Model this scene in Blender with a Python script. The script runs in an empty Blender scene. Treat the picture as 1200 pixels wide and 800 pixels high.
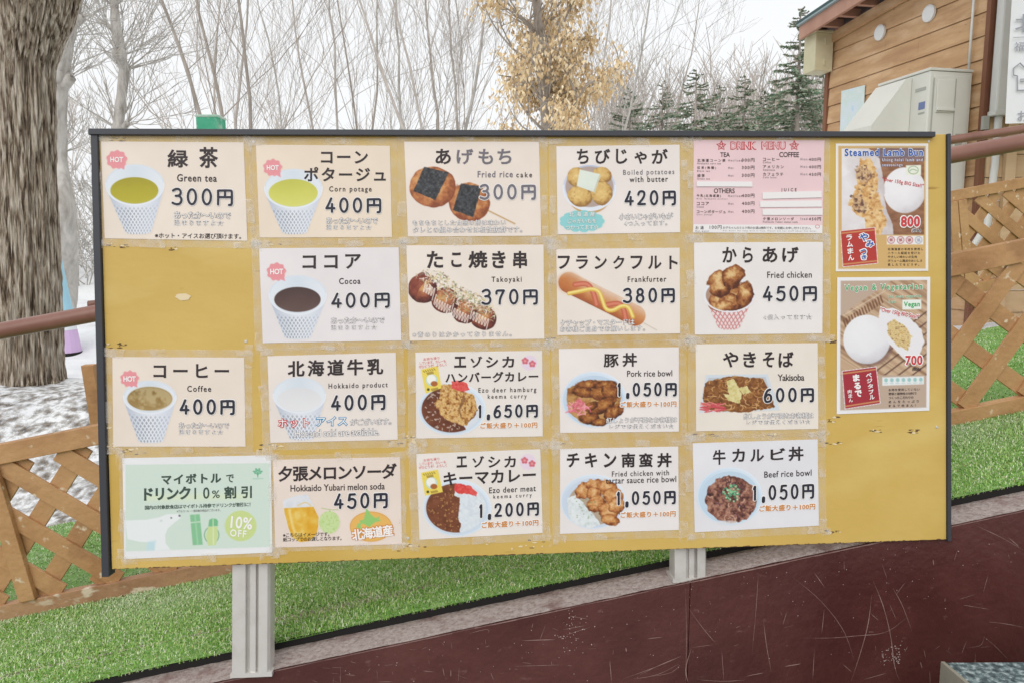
import bpy, bmesh, math, random
import numpy as np
from mathutils import Vector, Matrix, noise as mnoise
R = math.radians
PI = math.pi
rng = np.random.default_rng(7)
random.seed(7)
sc = bpy.context.scene
COL = sc.collection

# ---------------------------------------------------------------- camera
PITCH, EYE, FPX = R(7.0), 1.5, 867.0
cam_data = bpy.data.cameras.new('camera')
cam_data.sensor_width = 36.0
cam_data.lens = FPX / 1200.0 * 36.0
cam_data.clip_start = 0.05
cam_data.clip_end = 3000.0
cam = bpy.data.objects.new('camera', cam_data)
cam.location = (0, 0, EYE)
cam.rotation_euler = (R(90) - PITCH, 0, 0)
COL.objects.link(cam)
sc.camera = cam

# ---------------------------------------------------------------- sky, sun, exposure
SUN_EL = R(38)
world = bpy.data.worlds.new('World')
sc.world = world
world.use_nodes = True
wn, wl = world.node_tree.nodes, world.node_tree.links
bgn = wn['Background']
bgn.inputs['Strength'].default_value = 0.1
skyn = wn.new('ShaderNodeTexSky')
skyn.sky_type = 'NISHITA'
skyn.sun_disc = False
skyn.sun_elevation = SUN_EL
skyn.dust_density = 4.0
hs = wn.new('ShaderNodeHueSaturation')
hs.inputs['Saturation'].default_value = 0.25
mixw = wn.new('ShaderNodeMixRGB')            # overcast: an even cloud layer over the clear-sky model
mixw.inputs['Fac'].default_value = 0.8
mixw.inputs['Color2'].default_value = (9.9, 10.05, 10.2, 1)
wl.new(skyn.outputs['Color'], hs.inputs['Color'])
wl.new(hs.outputs['Color'], mixw.inputs['Color1'])
wl.new(mixw.outputs['Color'], bgn.inputs['Color'])
sun_data = bpy.data.lights.new('sun', 'SUN')
sun_data.energy = 0.9
sun_data.angle = R(50)
sun_data.color = (1.0, 0.965, 0.92)
sun = bpy.data.objects.new('sun', sun_data)
COL.objects.link(sun)
# light comes from behind the camera, a little to the left
sdir = Vector((-0.25, -0.75, 0.0)).normalized() * math.cos(SUN_EL) + Vector((0, 0, math.sin(SUN_EL)))
sun.rotation_euler = sdir.to_track_quat('Z', 'Y').to_euler()
skyn.sun_rotation = math.atan2(sdir.x, sdir.y)
sc.view_settings.view_transform = 'Standard'
sc.view_settings.look = 'None'
sc.view_settings.exposure = 0.16
sc.view_settings.gamma = 1.0
sc.view_settings.use_curve_mapping = False
sc.cycles.use_denoising = True
sc.cycles.max_bounces = 6
sc.cycles.transparent_max_bounces = 12

# ---------------------------------------------------------------- helpers: photograph coordinates -> the place
CP, SP = math.cos(PITCH), math.sin(PITCH)

def ray(px, py):
    a, b = (px - 600) / FPX, (py - 400) / FPX
    return np.array([a, CP - b * SP, -SP - b * CP])

def at(px, py, Y):
    d = ray(px, py)
    return np.array([0, 0, EYE]) + d * (Y / d[1])

def at_z(px, py, z):
    d = ray(px, py)
    return np.array([0, 0, EYE]) + d * ((z - EYE) / d[2])

# the board's plane, found from its four corners
r1 = np.array([1.0024, -0.01707, 0.06516]); r1 /= np.linalg.norm(r1)
r2 = np.array([-0.01618, -0.99493, -0.02399]); r2 -= r1 * (r1 @ r2); r2 /= np.linalg.norm(r2)
tv = np.array([0.06334, 0.01083, 1.60395])
n3 = np.cross(r1, r2)
Kc = np.array([[FPX, 0, 600], [0, FPX, 400], [0, 0, 1.0]])
Hb = Kc @ np.stack([r1, r2, tv], 1)
Hi = np.linalg.inv(Hb)

def cv2w(v):
    return np.array([v[0], -SP * v[1] + CP * v[2], -CP * v[1] - SP * v[2]])

BU, BV, BN = cv2w(r1), cv2w(r2), cv2w(n3)
if BN[1] > 0:
    BN = -BN
BO = np.array([0, 0, EYE]) + cv2w(tv)
BOARD_M = Matrix(((BU[0], BV[0], BN[0], BO[0]), (BU[1], BV[1], BN[1], BO[1]), (BU[2], BV[2], BN[2], BO[2]), (0, 0, 0, 1)))

def p2uv(P):
    P = np.atleast_2d(np.asarray(P, float))
    q = np.c_[P, np.ones(len(P))] @ Hi.T
    return q[:, :2] / q[:, 2:3]

# ---------------------------------------------------------------- helpers: meshes and objects
class MB:
    def __init__(s):
        s.v, s.f, s.n = [], [], 0

    def add(s, verts, faces):
        verts = np.asarray(verts, float)
        s.v.append(verts)
        k = s.n
        s.f.extend([tuple(i + k for i in f) for f in faces])
        s.n += len(verts)

    def box(s, c, size, rot=None):
        x, y, z = np.asarray(size, float) / 2
        v = np.array([[i * x, j * y, k * z] for i in (-1, 1) for j in (-1, 1) for k in (-1, 1)])
        if rot is not None:
            v = v @ np.asarray(rot).T
        s.add(v + np.asarray(c), [(0, 1, 3, 2), (4, 6, 7, 5), (0, 4, 5, 1), (2, 3, 7, 6), (0, 2, 6, 4), (1, 5, 7, 3)])

    def hexa(s, a, b):                       # two matching quads (lists of 4 points)
        v = list(a) + list(b)
        s.add(v, [(3, 2, 1, 0), (4, 5, 6, 7), (0, 1, 5, 4), (1, 2, 6, 5), (2, 3, 7, 6), (3, 0, 4, 7)])

    def bar(s, p, q, w, t, up):              # rectangular bar from p to q; w along up, t across
        p, q, up = map(lambda a: np.asarray(a, float), (p, q, up))
        d = (q - p) / np.linalg.norm(q - p)
        u = up - d * (up @ d); u /= np.linalg.norm(u)
        c = np.cross(d, u)
        o = [(-1, -1), (1, -1), (1, 1), (-1, 1)]
        s.hexa([p + u * w / 2 * i + c * t / 2 * j for i, j in o], [q + u * w / 2 * i + c * t / 2 * j for i, j in o])

    def tube(s, pts, rad, sides=6, cap=True):
        pts = np.asarray(pts, float)
        n = len(pts)
        rad = np.broadcast_to(np.asarray(rad, float), (n,))
        d = np.gradient(pts, axis=0)
        d /= np.linalg.norm(d, axis=1)[:, None] + 1e-12
        ref = np.array([0.0, 0, 1]) if abs(d[0][2]) < 0.9 else np.array([1.0, 0, 0])
        u = np.cross(d, ref); u /= np.linalg.norm(u, axis=1)[:, None] + 1e-12
        w = np.cross(d, u)
        an = np.arange(sides) * 2 * PI / sides
        ring = pts[:, None] + rad[:, None, None] * (np.cos(an)[None, :, None] * u[:, None] + np.sin(an)[None, :, None] * w[:, None])
        f = []
        for i in range(n - 1):
            for j in range(sides):
                k = (j + 1) % sides
                f.append((i * sides + j, i * sides + k, (i + 1) * sides + k, (i + 1) * sides + j))
        if cap:
            f.append(tuple(range(sides - 1, -1, -1)))
            f.append(tuple(range((n - 1) * sides, n * sides)))
        s.add(ring.reshape(-1, 3), f)

    def mesh(s, name):
        me = bpy.data.meshes.new(name)
        v = np.concatenate(s.v) if s.v else np.zeros((0, 3))
        me.from_pydata(v.tolist(), [], s.f)
        me.update()
        return me

def fast_mesh(name, v, quads):
    """mesh from numpy arrays, all faces the same size"""
    me = bpy.data.meshes.new(name)
    v = np.ascontiguousarray(v, np.float32)
    quads = np.ascontiguousarray(quads, np.int32)
    k = quads.shape[1]
    me.vertices.add(len(v)); me.vertices.foreach_set('co', v.ravel())
    me.loops.add(quads.size); me.loops.foreach_set('vertex_index', quads.ravel())
    me.polygons.add(len(quads))
    me.polygons.foreach_set('loop_start', np.arange(len(quads), dtype=np.int32) * k)
    me.update(calc_edges=True)
    return me

def link(name, me, m=None, parent=None, smooth=False, bevel=0.0):
    o = bpy.data.objects.new(name, me)
    COL.objects.link(o)
    if m is not None:
        for x in (m if isinstance(m, (list, tuple)) else [m]):
            me.materials.append(x)
    if parent is not None:
        o.parent = parent
    if smooth:
        me.polygons.foreach_set('use_smooth', [True] * len(me.polygons))
    if bevel:
        b = o.modifiers.new('bevel', 'BEVEL'); b.width = bevel; b.segments = 2; b.limit_method = 'ANGLE'
        b.harden_normals = False
    return o

def obj(name, mb, m, parent=None, smooth=False, bevel=0.0):
    return link(name, mb.mesh(name), m, parent, smooth, bevel)

def empty(name, loc=(0, 0, 0)):
    o = bpy.data.objects.new(name, None)
    o.location = loc
    o.empty_display_size = 0.1
    COL.objects.link(o)
    return o

def tag(o, label=None, cat=None, group=None, kind=None):
    if label: o['label'] = label
    if cat: o['category'] = cat
    if group: o['group'] = group
    if kind: o['kind'] = kind
    return o

def localise(root, loc):
    """root is an Empty at loc, the children were built in world coordinates"""
    root.location = loc
    for ch in root.children:
        ch.matrix_parent_inverse = Matrix.Translation(-Vector(loc))

def lin(c):
    c = np.asarray(c, float) / 255.0
    return np.where(c <= 0.04045, c / 12.92, ((c + 0.055) / 1.055) ** 2.4)

def L4(c):
    r = lin(c)
    return (float(r[0]), float(r[1]), float(r[2]), 1.0)

# ---------------------------------------------------------------- helpers: materials
def mat(name, col, rough=0.6, metal=0.0, spec=0.4):
    m = bpy.data.materials.new(name); m.use_nodes = True
    b = m.node_tree.nodes['Principled BSDF']
    b.inputs['Base Color'].default_value = L4(col)
    b.inputs['Roughness'].default_value = rough
    b.inputs['Metallic'].default_value = metal
    b.inputs['Specular IOR Level'].default_value = spec
    return m

def nmat(name, cols, scale=8.0, detail=6.0, stretch=(1, 1, 1), rough=0.7, bump=0.0, bump_scale=None, spec=0.3,
         pos=None, coord='Object', distort=0.0, rough_var=0.0):
    """noise-driven colour ramp, stretched, with bump"""
    m = mat(name, cols[0], rough, 0, spec)
    nt = m.node_tree; N, K = nt.nodes, nt.links
    b = N['Principled BSDF']
    tc = N.new('ShaderNodeTexCoord')
    mp = N.new('ShaderNodeMapping'); mp.inputs['Scale'].default_value = stretch
    K.new(tc.outputs[coord], mp.inputs['Vector'])
    nz = N.new('ShaderNodeTexNoise'); nz.inputs['Scale'].default_value = scale; nz.inputs['Detail'].default_value = detail
    nz.inputs['Roughness'].default_value = 0.62
    nz.inputs['Distortion'].default_value = distort
    K.new(mp.outputs['Vector'], nz.inputs['Vector'])
    rp = N.new('ShaderNodeValToRGB')
    n = len(cols)
    pos = pos or [0.32 + 0.36 * i / (n - 1) for i in range(n)]
    el = rp.color_ramp.elements
    while len(el) < n: el.new(0.5)
    for i in range(n):
        el[i].position = pos[i]; el[i].color = L4(cols[i])
    K.new(nz.outputs['Fac'], rp.inputs['Fac'])
    K.new(rp.outputs['Color'], b.inputs['Base Color'])
    if bump:
        n2 = nz
        if bump_scale:
            n2 = N.new('ShaderNodeTexNoise'); n2.inputs['Scale'].default_value = bump_scale; n2.inputs['Detail'].default_value = 5
            K.new(mp.outputs['Vector'], n2.inputs['Vector'])
        bp = N.new('ShaderNodeBump'); bp.inputs['Strength'].default_value = min(1.0, bump); bp.inputs['Distance'].default_value = 0.02
        K.new(n2.outputs['Fac'], bp.inputs['Height']); K.new(bp.outputs['Normal'], b.inputs['Normal'])
    if rough_var:
        mr = N.new('ShaderNodeMapRange'); mr.inputs['To Min'].default_value = rough - rough_var; mr.inputs['To Max'].default_value = rough + rough_var
        K.new(nz.outputs['Fac'], mr.inputs['Value']); K.new(mr.outputs['Result'], b.inputs['Roughness'])
    m['noise'] = nz.name; m['ramp'] = rp.name; m['mapping'] = mp.name
    return m

def overlay(m, col, scale, lo, hi, stretch=(1, 1, 1), detail=4.0, rough=None):
    """a second noise masks another colour over what feeds Base Color (worn paint, dirt, patches)"""
    nt = m.node_tree; N, K = nt.nodes, nt.links
    b = N['Principled BSDF']
    src = b.inputs['Base Color'].links[0].from_socket if b.inputs['Base Color'].links else None
    tc = N.new('ShaderNodeTexCoord'); mp = N.new('ShaderNodeMapping'); mp.inputs['Scale'].default_value = stretch
    mp.inputs['Location'].default_value = (rng.uniform(0, 9), rng.uniform(0, 9), rng.uniform(0, 9))
    nz = N.new('ShaderNodeTexNoise'); nz.inputs['Scale'].default_value = scale; nz.inputs['Detail'].default_value = detail
    K.new(tc.outputs['Object'], mp.inputs['Vector']); K.new(mp.outputs['Vector'], nz.inputs['Vector'])
    mr = N.new('ShaderNodeMapRange'); mr.inputs['From Min'].default_value = lo; mr.inputs['From Max'].default_value = hi
    K.new(nz.outputs['Fac'], mr.inputs['Value'])
    mx = N.new('ShaderNodeMixRGB'); mx.inputs['Color2'].default_value = L4(col)
    K.new(mr.outputs['Result'], mx.inputs['Fac'])
    if src: K.new(src, mx.inputs['Color1'])
    else: mx.inputs['Color1'].default_value = b.inputs['Base Color'].default_value
    K.new(mx.outputs['Color'], b.inputs['Base Color'])
    return m

def amat(name, rough=0.5, spec=0.35):
    """colour from the mesh's own print colours"""
    m = mat(name, (200, 200, 200), rough, 0, spec)
    a = m.node_tree.nodes.new('ShaderNodeAttribute'); a.attribute_name = 'Print'
    m.node_tree.links.new(a.outputs['Color'], m.node_tree.nodes['Principled BSDF'].inputs['Base Color'])
    return m

def film_mat(name, lo, hi, scale):
    m = bpy.data.materials.new(name); m.use_nodes = True
    nt = m.node_tree; N, K = nt.nodes, nt.links
    b = N['Principled BSDF']; b.inputs['Base Color'].default_value = L4((238, 232, 222)); b.inputs['Roughness'].default_value = 0.25
    tr = N.new('ShaderNodeBsdfTransparent'); mx = N.new('ShaderNodeMixShader')
    tc = N.new('ShaderNodeTexCoord'); nz = N.new('ShaderNodeTexNoise'); nz.inputs['Scale'].default_value = scale; nz.inputs['Detail'].default_value = 5
    mr = N.new('ShaderNodeMapRange'); mr.inputs['From Min'].default_value = 0.35; mr.inputs['From Max'].default_value = 0.72
    mr.inputs['To Min'].default_value = lo; mr.inputs['To Max'].default_value = hi
    K.new(tc.outputs['Object'], nz.inputs['Vector']); K.new(nz.outputs['Fac'], mr.inputs['Value']); K.new(mr.outputs['Result'], mx.inputs['Fac'])
    K.new(tr.outputs[0], mx.inputs[1]); K.new(b.outputs[0], mx.inputs[2])
    K.new(mx.outputs[0], N['Material Output'].inputs['Surface'])
    return m

_nc = {}
def vnoise(x, y, scale, seed=0, octaves=4, rough=0.55):
    """smooth value noise on numpy arrays, 0..1"""
    out = np.zeros_like(x, float); amp, tot = 1.0, 0.0
    for o in range(octaves):
        key = (seed, o)
        if key not in _nc:
            _nc[key] = np.random.default_rng(seed * 31 + o).random((64, 64))
        g = _nc[key]
        fx, fy = x / scale * 2 ** o + 7.3 * o, y / scale * 2 ** o + 3.1 * o
        ix, iy = np.floor(fx).astype(int), np.floor(fy).astype(int)
        tx, ty = fx - ix, fy - iy
        tx, ty = tx * tx * (3 - 2 * tx), ty * ty * (3 - 2 * ty)
        a = g[iy % 64, ix % 64]; b = g[iy % 64, (ix + 1) % 64]; c = g[(iy + 1) % 64, ix % 64]; d = g[(iy + 1) % 64, (ix + 1) % 64]
        out += amp * ((a * (1 - tx) + b * tx) * (1 - ty) + (c * (1 - tx) + d * tx) * ty)
        tot += amp; amp *= rough
    return out / tot

def sstep(a, b, x):
    t = np.clip((x - a) / (b - a), 0, 1)
    return t * t * (3 - 2 * t)
# ---------------------------------------------------------------- lettering and printed pictures on the board's plane
_tc = {}
def text_geo(s, bevel, space=1.0):
    """glyph outlines of one line as a mesh: (verts, faces); the bevel gives the strokes weight"""
    key = (s, round(bevel, 4), round(space, 3))
    if key in _tc: return _tc[key]
    cu = bpy.data.curves.new('lettering', 'FONT')
    cu.body = s; cu.size = 1.0; cu.resolution_u = 3
    cu.bevel_depth = bevel; cu.bevel_resolution = 0
    cu.space_character = space
    o = bpy.data.objects.new('lettering', cu); COL.objects.link(o)
    bpy.context.view_layer.update()
    me = bpy.data.meshes.new_from_object(o.evaluated_get(bpy.context.evaluated_depsgraph_get()))
    v = np.zeros(len(me.vertices) * 3); me.vertices.foreach_get('co', v); v = v.reshape(-1, 3)
    f = [tuple(p.vertices) for p in me.polygons]
    f = [p for p in f if all(v[i, 2] > -1e-5 for i in p)]
    used = sorted({i for p in f for i in p}); ix = {k: i for i, k in enumerate(used)}
    v = v[used]; f = [tuple(ix[i] for i in p) for p in f]
    bpy.data.objects.remove(o); bpy.data.curves.remove(cu); bpy.data.meshes.remove(me)
    _tc[key] = (v, f)
    return v, f

def chaikin(p, n=2, closed=False):
    p = np.asarray(p, float)
    for _ in range(n):
        if closed:
            q = np.roll(p, -1, 0)
            p = np.stack([p * .75 + q * .25, p * .25 + q * .75], 1).reshape(-1, p.shape[1])
        else:
            a, b = p[:-1], p[1:]
            m = np.stack([a * .75 + b * .25, a * .25 + b * .75], 1).reshape(-1, p.shape[1])
            p = np.concatenate([p[:1], m[1:-1], p[-1:]]) if len(p) > 2 else p
    return p

def circ(cx, cy, rx, ry, n=24, a0=0.0, a1=2 * PI):
    t = np.linspace(a0, a1, n)
    return np.c_[cx + rx * np.cos(t), cy + ry * np.sin(t)]

GL = {
    '0': [circ(.5, .5, .44, .5, 28, PI / 2, 2.5 * PI + .05)],
    '1': [[(.2, .82), (.36, .93), (.56, 1.0)], [(.56, 1.0), (.56, .4), (.54, 0)]],
    '2': [[(.06, .76), (.14, .96), (.5, 1.04), (.9, .94), (.86, .62), (.5, .32), (.05, .03)], [(.05, .03), (.5, .02), (.96, .03)]],
    '3': [[(.06, .9), (.3, 1.01), (.74, 1.03), (.96, .78), (.74, .56), (.36, .55)], [(.36, .55), (.8, .55), (1.04, .3), (.84, .02), (.4, -.03), (.02, .08)]],
    '4': [[(.6, 1.0), (.34, .62), (.02, .26)], [(.02, .26), (.5, .27), (1.0, .27)], [(.72, .58), (.71, .3), (.7, 0)]],
    '5': [[(.9, .98), (.55, .98), (.24, .97)], [(.24, .97), (.19, .75), (.12, .55)], [(.12, .55), (.5, .68), (.96, .56), (.98, .2), (.72, -.02), (.34, -.02), (.04, .1)]],
    '6': [[(.82, .96), (.5, .92), (.18, .62), (.04, .25), (.22, -.03), (.6, -.04), (.96, .08), (.96, .42), (.68, .58), (.36, .52), (.1, .3)]],
    '7': [[(.06, .74), (.07, .96), (.5, .97), (.96, .96)], [(.96, .96), (.62, .55), (.48, .3), (.45, 0)]],
    '8': [circ(.5, .77, .34, .23, 22, -PI / 2, 1.5 * PI + .05), circ(.5, .26, .44, .28, 24, PI / 2, 2.5 * PI + .05)],
    ',': [[(.5, .1), (.46, -.02), (.36, -.16)]],
    '円': [[(.06, 0), (.07, .5), (.06, .93)], [(.06, .93), (.5, .95), (.92, .95), (.97, .9), (.97, .1), (.93, -.02), (.78, -.03)], [(.52, .94), (.52, .5)], [(.07, .5), (.52, .5), (.96, .5)]],
}
ADV = {'1': .98, ',': .66, '円': 1.36}

class Lettering:
    """one mesh of lettering on one card, in board coordinates"""
    def __init__(s, card, z):
        s.card, s.z, s.v, s.f, s.n = card, z, [], [], 0

    def put(s, P, z, faces):
        uv = p2uv(s.card.px(P))
        s.v.append(np.c_[uv, np.broadcast_to(z, (len(uv),))])
        s.f.extend([tuple(i + s.n for i in f) for f in faces]); s.n += len(uv)

    def text(s, t, x0, y0, x1, y1, bevel=.012, rot=0.0, fit=True, dz=0.0, wt=0.0001, arc=0.0):
        """a line of lettering in the box x0..x1, y0..y1 of the card's picture coordinates"""
        sp = 1.0
        W, H = x1 - x0, y1 - y0
        if fit and len(t) > 1:
            va, _ = text_geo(t, bevel, 1.0)
            h = np.ptp(va[:, 1]); w = np.ptp(va[:, 0])
            ascii_ = all(ord(ch) < 128 for ch in t)
            need = W / H * h / (.84 if ascii_ else 1.0)
            vb, _ = text_geo(t, bevel, 1.5); w2 = np.ptp(vb[:, 0])
            sp = float(np.clip(1 + 0.5 * (need * .98 - w) / max(1e-6, w2 - w), .86, 1.9))
        v, f = text_geo(t, bevel, sp)
        a, b = v.min(0), v.max(0)
        P = np.c_[x0 + (v[:, 0] - a[0]) / (b[0] - a[0]) * W, y1 - (v[:, 1] - a[1]) / (b[1] - a[1]) * H]
        s._emit(P, f, v[:, 2] / max(bevel, 1e-4) * wt + dz, x0, x1, y0, y1, rot, arc)

    def _emit(s, P, f, z, x0, x1, y0, y1, rot, arc=0.0):
        cx, cy = (x0 + x1) / 2, (y0 + y1) / 2
        P = P.copy()
        if arc:
            u = (P[:, 0] - cx) / (x1 - x0) * 2
            P[:, 1] -= arc * (1 - u * u)
        if rot is None or rot == 0.0:
            P[:, 1] += s.card.slope * (P[:, 0] - cx)
        else:
            c, q = math.cos(rot), math.sin(rot)
            d = P - (cx, cy)
            P = np.c_[cx + d[:, 0] * c - d[:, 1] * q, cy + d[:, 0] * q + d[:, 1] * c]
        s.put(P, s.z + z, f)

    def ribbon(s, pts, w, z0, closed=False):
        """a round-ended pen stroke of width w"""
        p = np.asarray(pts, float)
        d = np.gradient(p, axis=0); d /= np.linalg.norm(d, axis=1)[:, None] + 1e-9
        nrm = np.c_[-d[:, 1], d[:, 0]]
        k = 7
        V, F = [], []
        n = len(p)
        for i in range(n):
            V += [p[i] + nrm[i] * w / 2, p[i] - nrm[i] * w / 2]
        for i in range(n - 1):
            F.append((2 * i, 2 * i + 1, 2 * i + 3, 2 * i + 2))
        for e, sg in ((0, -1), (n - 1, 1)):
            a0 = math.atan2(nrm[e][1], nrm[e][0])
            ids = [2 * e]
            for j in range(1, k):
                t = a0 - sg * PI * j / k
                V.append(p[e] + w / 2 * np.array([math.cos(t), math.sin(t)])); ids.append(len(V) - 1)
            ids.append(2 * e + 1)
            F.append(tuple(ids))
        V = np.asarray(V)
        z = z0 + 0.00004 * np.linspace(0, 1, len(V))
        return V, F, z

    def price(s, t, x0, y0, x1, y1, w, halo=0.0):
        """hand-lettered price: pen-stroke digits"""
        adv = [ADV.get(c, 1.16) for c in t]
        tot = sum(adv)
        U = (x1 - x0) / tot; H = y1 - y0
        x = x0; k = 0
        for c, a in zip(t, adv):
            gw = U * (1.36 if c == '円' else (.5 if c in '1' else (.36 if c == ',' else .89)))
            for st in GL[c]:
                st = np.asarray(st, float)
                if len(st) < 20 and len(st) > 2: st = chaikin(st, 2)
                P = np.c_[x + w / 2 + st[:, 0] * max(gw - w, 1), y1 - w / 2 - st[:, 1] * (H - w)]
                ww = w * (1.5 if c == ',' else 1.0) + halo
                V, F, z = s.ribbon(P, ww, k * 0.00005); k += 1
                s._emit(V, F, z, x0, x1, y0, y1, 0.0)
            x += a * U

    def stroke(s, pts, w, smooth=2, closed=False):
        pts = np.asarray(pts, float)
        if smooth: pts = chaikin(pts, smooth, closed)
        if closed: pts = np.concatenate([pts, pts[:2]])
        V, F, z = s.ribbon(pts, w, len(s.v) * 0.00003)
        s.put(V, s.z + z, F)

    def poly(s, pts, dz=0.0):
        P = np.asarray(pts, float)
        s.put(P, np.full(len(P), s.z + dz), [tuple(range(len(P)))])

class Canvas:
    """a picture printed on a card: colours held by a fine mesh of the card's own surface"""
    def __init__(s, card, x0, y0, x1, y1, step=1.8, bg=None):
        s.card = card
        s.nx, s.ny = int((x1 - x0) / step) + 1, int((y1 - y0) / step) + 1
        s.X, s.Y = np.meshgrid(np.linspace(x0, x1, s.nx), np.linspace(y0, y1, s.ny))
        s.C = np.zeros((s.ny, s.nx, 3)); s.A = np.zeros((s.ny, s.nx))
        s.C[:] = card.paper
        s.aa = step * .9
        if bg is not None:
            s.C[:] = bg; s.A[:] = 1

    # signed distances, negative inside
    def d_ell(s, cx, cy, rx, ry, rot=0.0):
        c, q = math.cos(rot), math.sin(rot)
        x, y = s.X - cx, s.Y - cy
        x, y = x * c + y * q, -x * q + y * c
        k = np.sqrt((x / rx) ** 2 + (y / ry) ** 2) + 1e-9
        g = np.sqrt((x / rx ** 2) ** 2 + (y / ry ** 2) ** 2) / k + 1e-9
        return (k - 1) / g

    def d_poly(s, pts, wob=0.0, ws=14, seed=3):
        P = np.asarray(pts, float); n = len(P)
        x, y = s.X, s.Y
        if wob:
            x = x + wob * 2 * (vnoise(s.X, s.Y, ws, seed) - .5); y = y + wob * 2 * (vnoise(s.X, s.Y, ws, seed + 5) - .5)
        d = np.full(x.shape, 1e18); ins = np.zeros(x.shape, bool)
        for i in range(n):
            (ax, ay), (bx, by) = P[i - 1], P[i]
            ex, ey = bx - ax, by - ay
            t = np.clip(((x - ax) * ex + (y - ay) * ey) / (ex * ex + ey * ey + 1e-12), 0, 1)
            d = np.minimum(d, (x - ax - t * ex) ** 2 + (y - ay - t * ey) ** 2)
            ins ^= ((ay > y) != (by > y)) & (x < (bx - ax) * (y - ay) / (by - ay + 1e-12) + ax)
        d = np.sqrt(d)
        return np.where(ins, -d, d)

    def d_path(s, pts, w, smooth=2):
        P = chaikin(pts, smooth)
        d = np.full(s.X.shape, 1e18)
        for (ax, ay), (bx, by) in zip(P[:-1], P[1:]):
            ex, ey = bx - ax, by - ay
            t = np.clip(((s.X - ax) * ex + (s.Y - ay) * ey) / (ex * ex + ey * ey + 1e-12), 0, 1)
            d = np.minimum(d, (s.X - ax - t * ex) ** 2 + (s.Y - ay - t * ey) ** 2)
        return np.sqrt(d) - w / 2

    def mask(s, d, soft=None):
        return np.clip(.5 - d / (2 * (soft or s.aa)), 0, 1)

    def fill(s, d, col, op=1.0, soft=None):
        m = s.mask(d, soft) * op
        col = np.asarray(col, float)
        s.C += (col - s.C) * m[..., None]
        s.A = s.A + (1 - s.A) * m
        return m

    def mixc(s, pal, t):
        """colour along a palette by t in 0..1"""
        pal = np.asarray(pal, float); n = len(pal) - 1
        u = np.clip(t, 0, 1) * n; i = np.minimum(u.astype(int), n - 1); f = (u - i)[..., None]
        return pal[i] * (1 - f) + pal[i + 1] * f

    def noise(s, sc_, seed=0, oc=4): return vnoise(s.X, s.Y, sc_, seed, oc)

    def lump(s, cx, cy, rx, ry, rot, pal, seed=0, ns=9, amt=.35, wob=.12):
        """a lit, mottled piece of food"""
        c, q = math.cos(rot), math.sin(rot)
        x, y = s.X - cx, s.Y - cy
        x, y = x * c + y * q, -x * q + y * c
        nz = s.noise(min(rx, ry) * .8, seed + 11, 3) - .5 + .35 * (s.noise(ns * .8, seed + 17, 2) - .5)
        k = np.sqrt((x / rx) ** 2 + (y / ry) ** 2) + nz * 2 * wob
        d = (k - 1) * min(rx, ry)
        lam = np.clip(1 - k, 0, 1) ** .6 * .75 + .22 * np.clip(-(s.X - cx) / rx * .5 - (s.Y - cy) / ry * .8, -1, 1)
        t = lam + amt * (s.noise(ns, seed, 4) - .5) * 3.2 + amt * .8 * (s.noise(ns * .35, seed + 3, 2) - .5)
        s.fill(d, s.mixc(pal, t))
        return d

    def done(s, name, m, z, parent):
        keep = s.A > 0.02
        ids = np.arange(s.nx * s.ny).reshape(s.ny, s.nx)
        q = np.stack([ids[:-1, :-1], ids[1:, :-1], ids[1:, 1:], ids[:-1, 1:]], -1)
        kf = keep[:-1, :-1] | keep[1:, :-1] | keep[1:, 1:] | keep[:-1, 1:]
        q = q[kf]
        used = np.unique(q); re = np.zeros(s.nx * s.ny, int); re[used] = np.arange(len(used)); q = re[q]
        P = np.c_[s.X.ravel()[used], s.Y.ravel()[used]]
        uv = p2uv(s.card.px(P))
        me = fast_mesh(name, np.c_[uv, np.full(len(uv), z)] - s.card.org, q)
        at_ = me.attributes.new('Print', 'FLOAT_COLOR', 'POINT')
        c = np.ones((len(used), 4)); c[:, :3] = lin(np.clip(s.C.reshape(-1, 3)[used], 0, 255))
        at_.data.foreach_set('color', c.astype(np.float32).ravel())
        return link(name, me, m, parent)

    # ---- things that come up on several cards
    def cup(s, rim, liq, bot, pal, foam=None, clear=False, seed=0):
        cx, cy, rx, ry = rim; bx0, bx1, by = bot
        side = [(cx - rx * .985, cy + ry * .2), (bx0, by - (bx1 - bx0) * .1)]
        t = np.linspace(PI, 0, 9)
        bc, br = (bx0 + bx1) / 2, (bx1 - bx0) / 2
        base = [(bc + br * math.cos(a), by - br * .2 + br * .2 * math.sin(a)) for a in t]
        body = side[:1] + base + [(cx + rx * .985, cy + ry * .2), (cx, cy + ry * 1.0)]
        body = side[:1] + base + [(cx + rx * .985, cy + ry * .2)] + [(cx + rx * math.cos(a), cy + ry * math.sin(a)) for a in (.3, -.3)] + [(cx, cy), (cx - rx, cy)]
        d = s.d_poly(body)
        u = (s.X - cx) / rx
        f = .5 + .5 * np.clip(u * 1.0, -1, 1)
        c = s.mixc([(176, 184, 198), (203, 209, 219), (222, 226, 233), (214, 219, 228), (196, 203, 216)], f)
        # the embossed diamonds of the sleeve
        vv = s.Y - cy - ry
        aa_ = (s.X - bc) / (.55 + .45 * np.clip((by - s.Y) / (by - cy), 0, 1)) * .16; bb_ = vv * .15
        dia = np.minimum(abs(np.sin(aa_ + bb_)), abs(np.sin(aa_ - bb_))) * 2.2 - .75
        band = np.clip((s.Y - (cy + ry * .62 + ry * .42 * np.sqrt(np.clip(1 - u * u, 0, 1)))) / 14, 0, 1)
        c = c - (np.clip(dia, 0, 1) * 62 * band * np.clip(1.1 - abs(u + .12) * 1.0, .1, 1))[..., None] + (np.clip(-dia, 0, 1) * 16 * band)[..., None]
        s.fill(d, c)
        s.fill(s.d_ell(cx, cy, rx, ry), (212, 220, 230))
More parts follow.
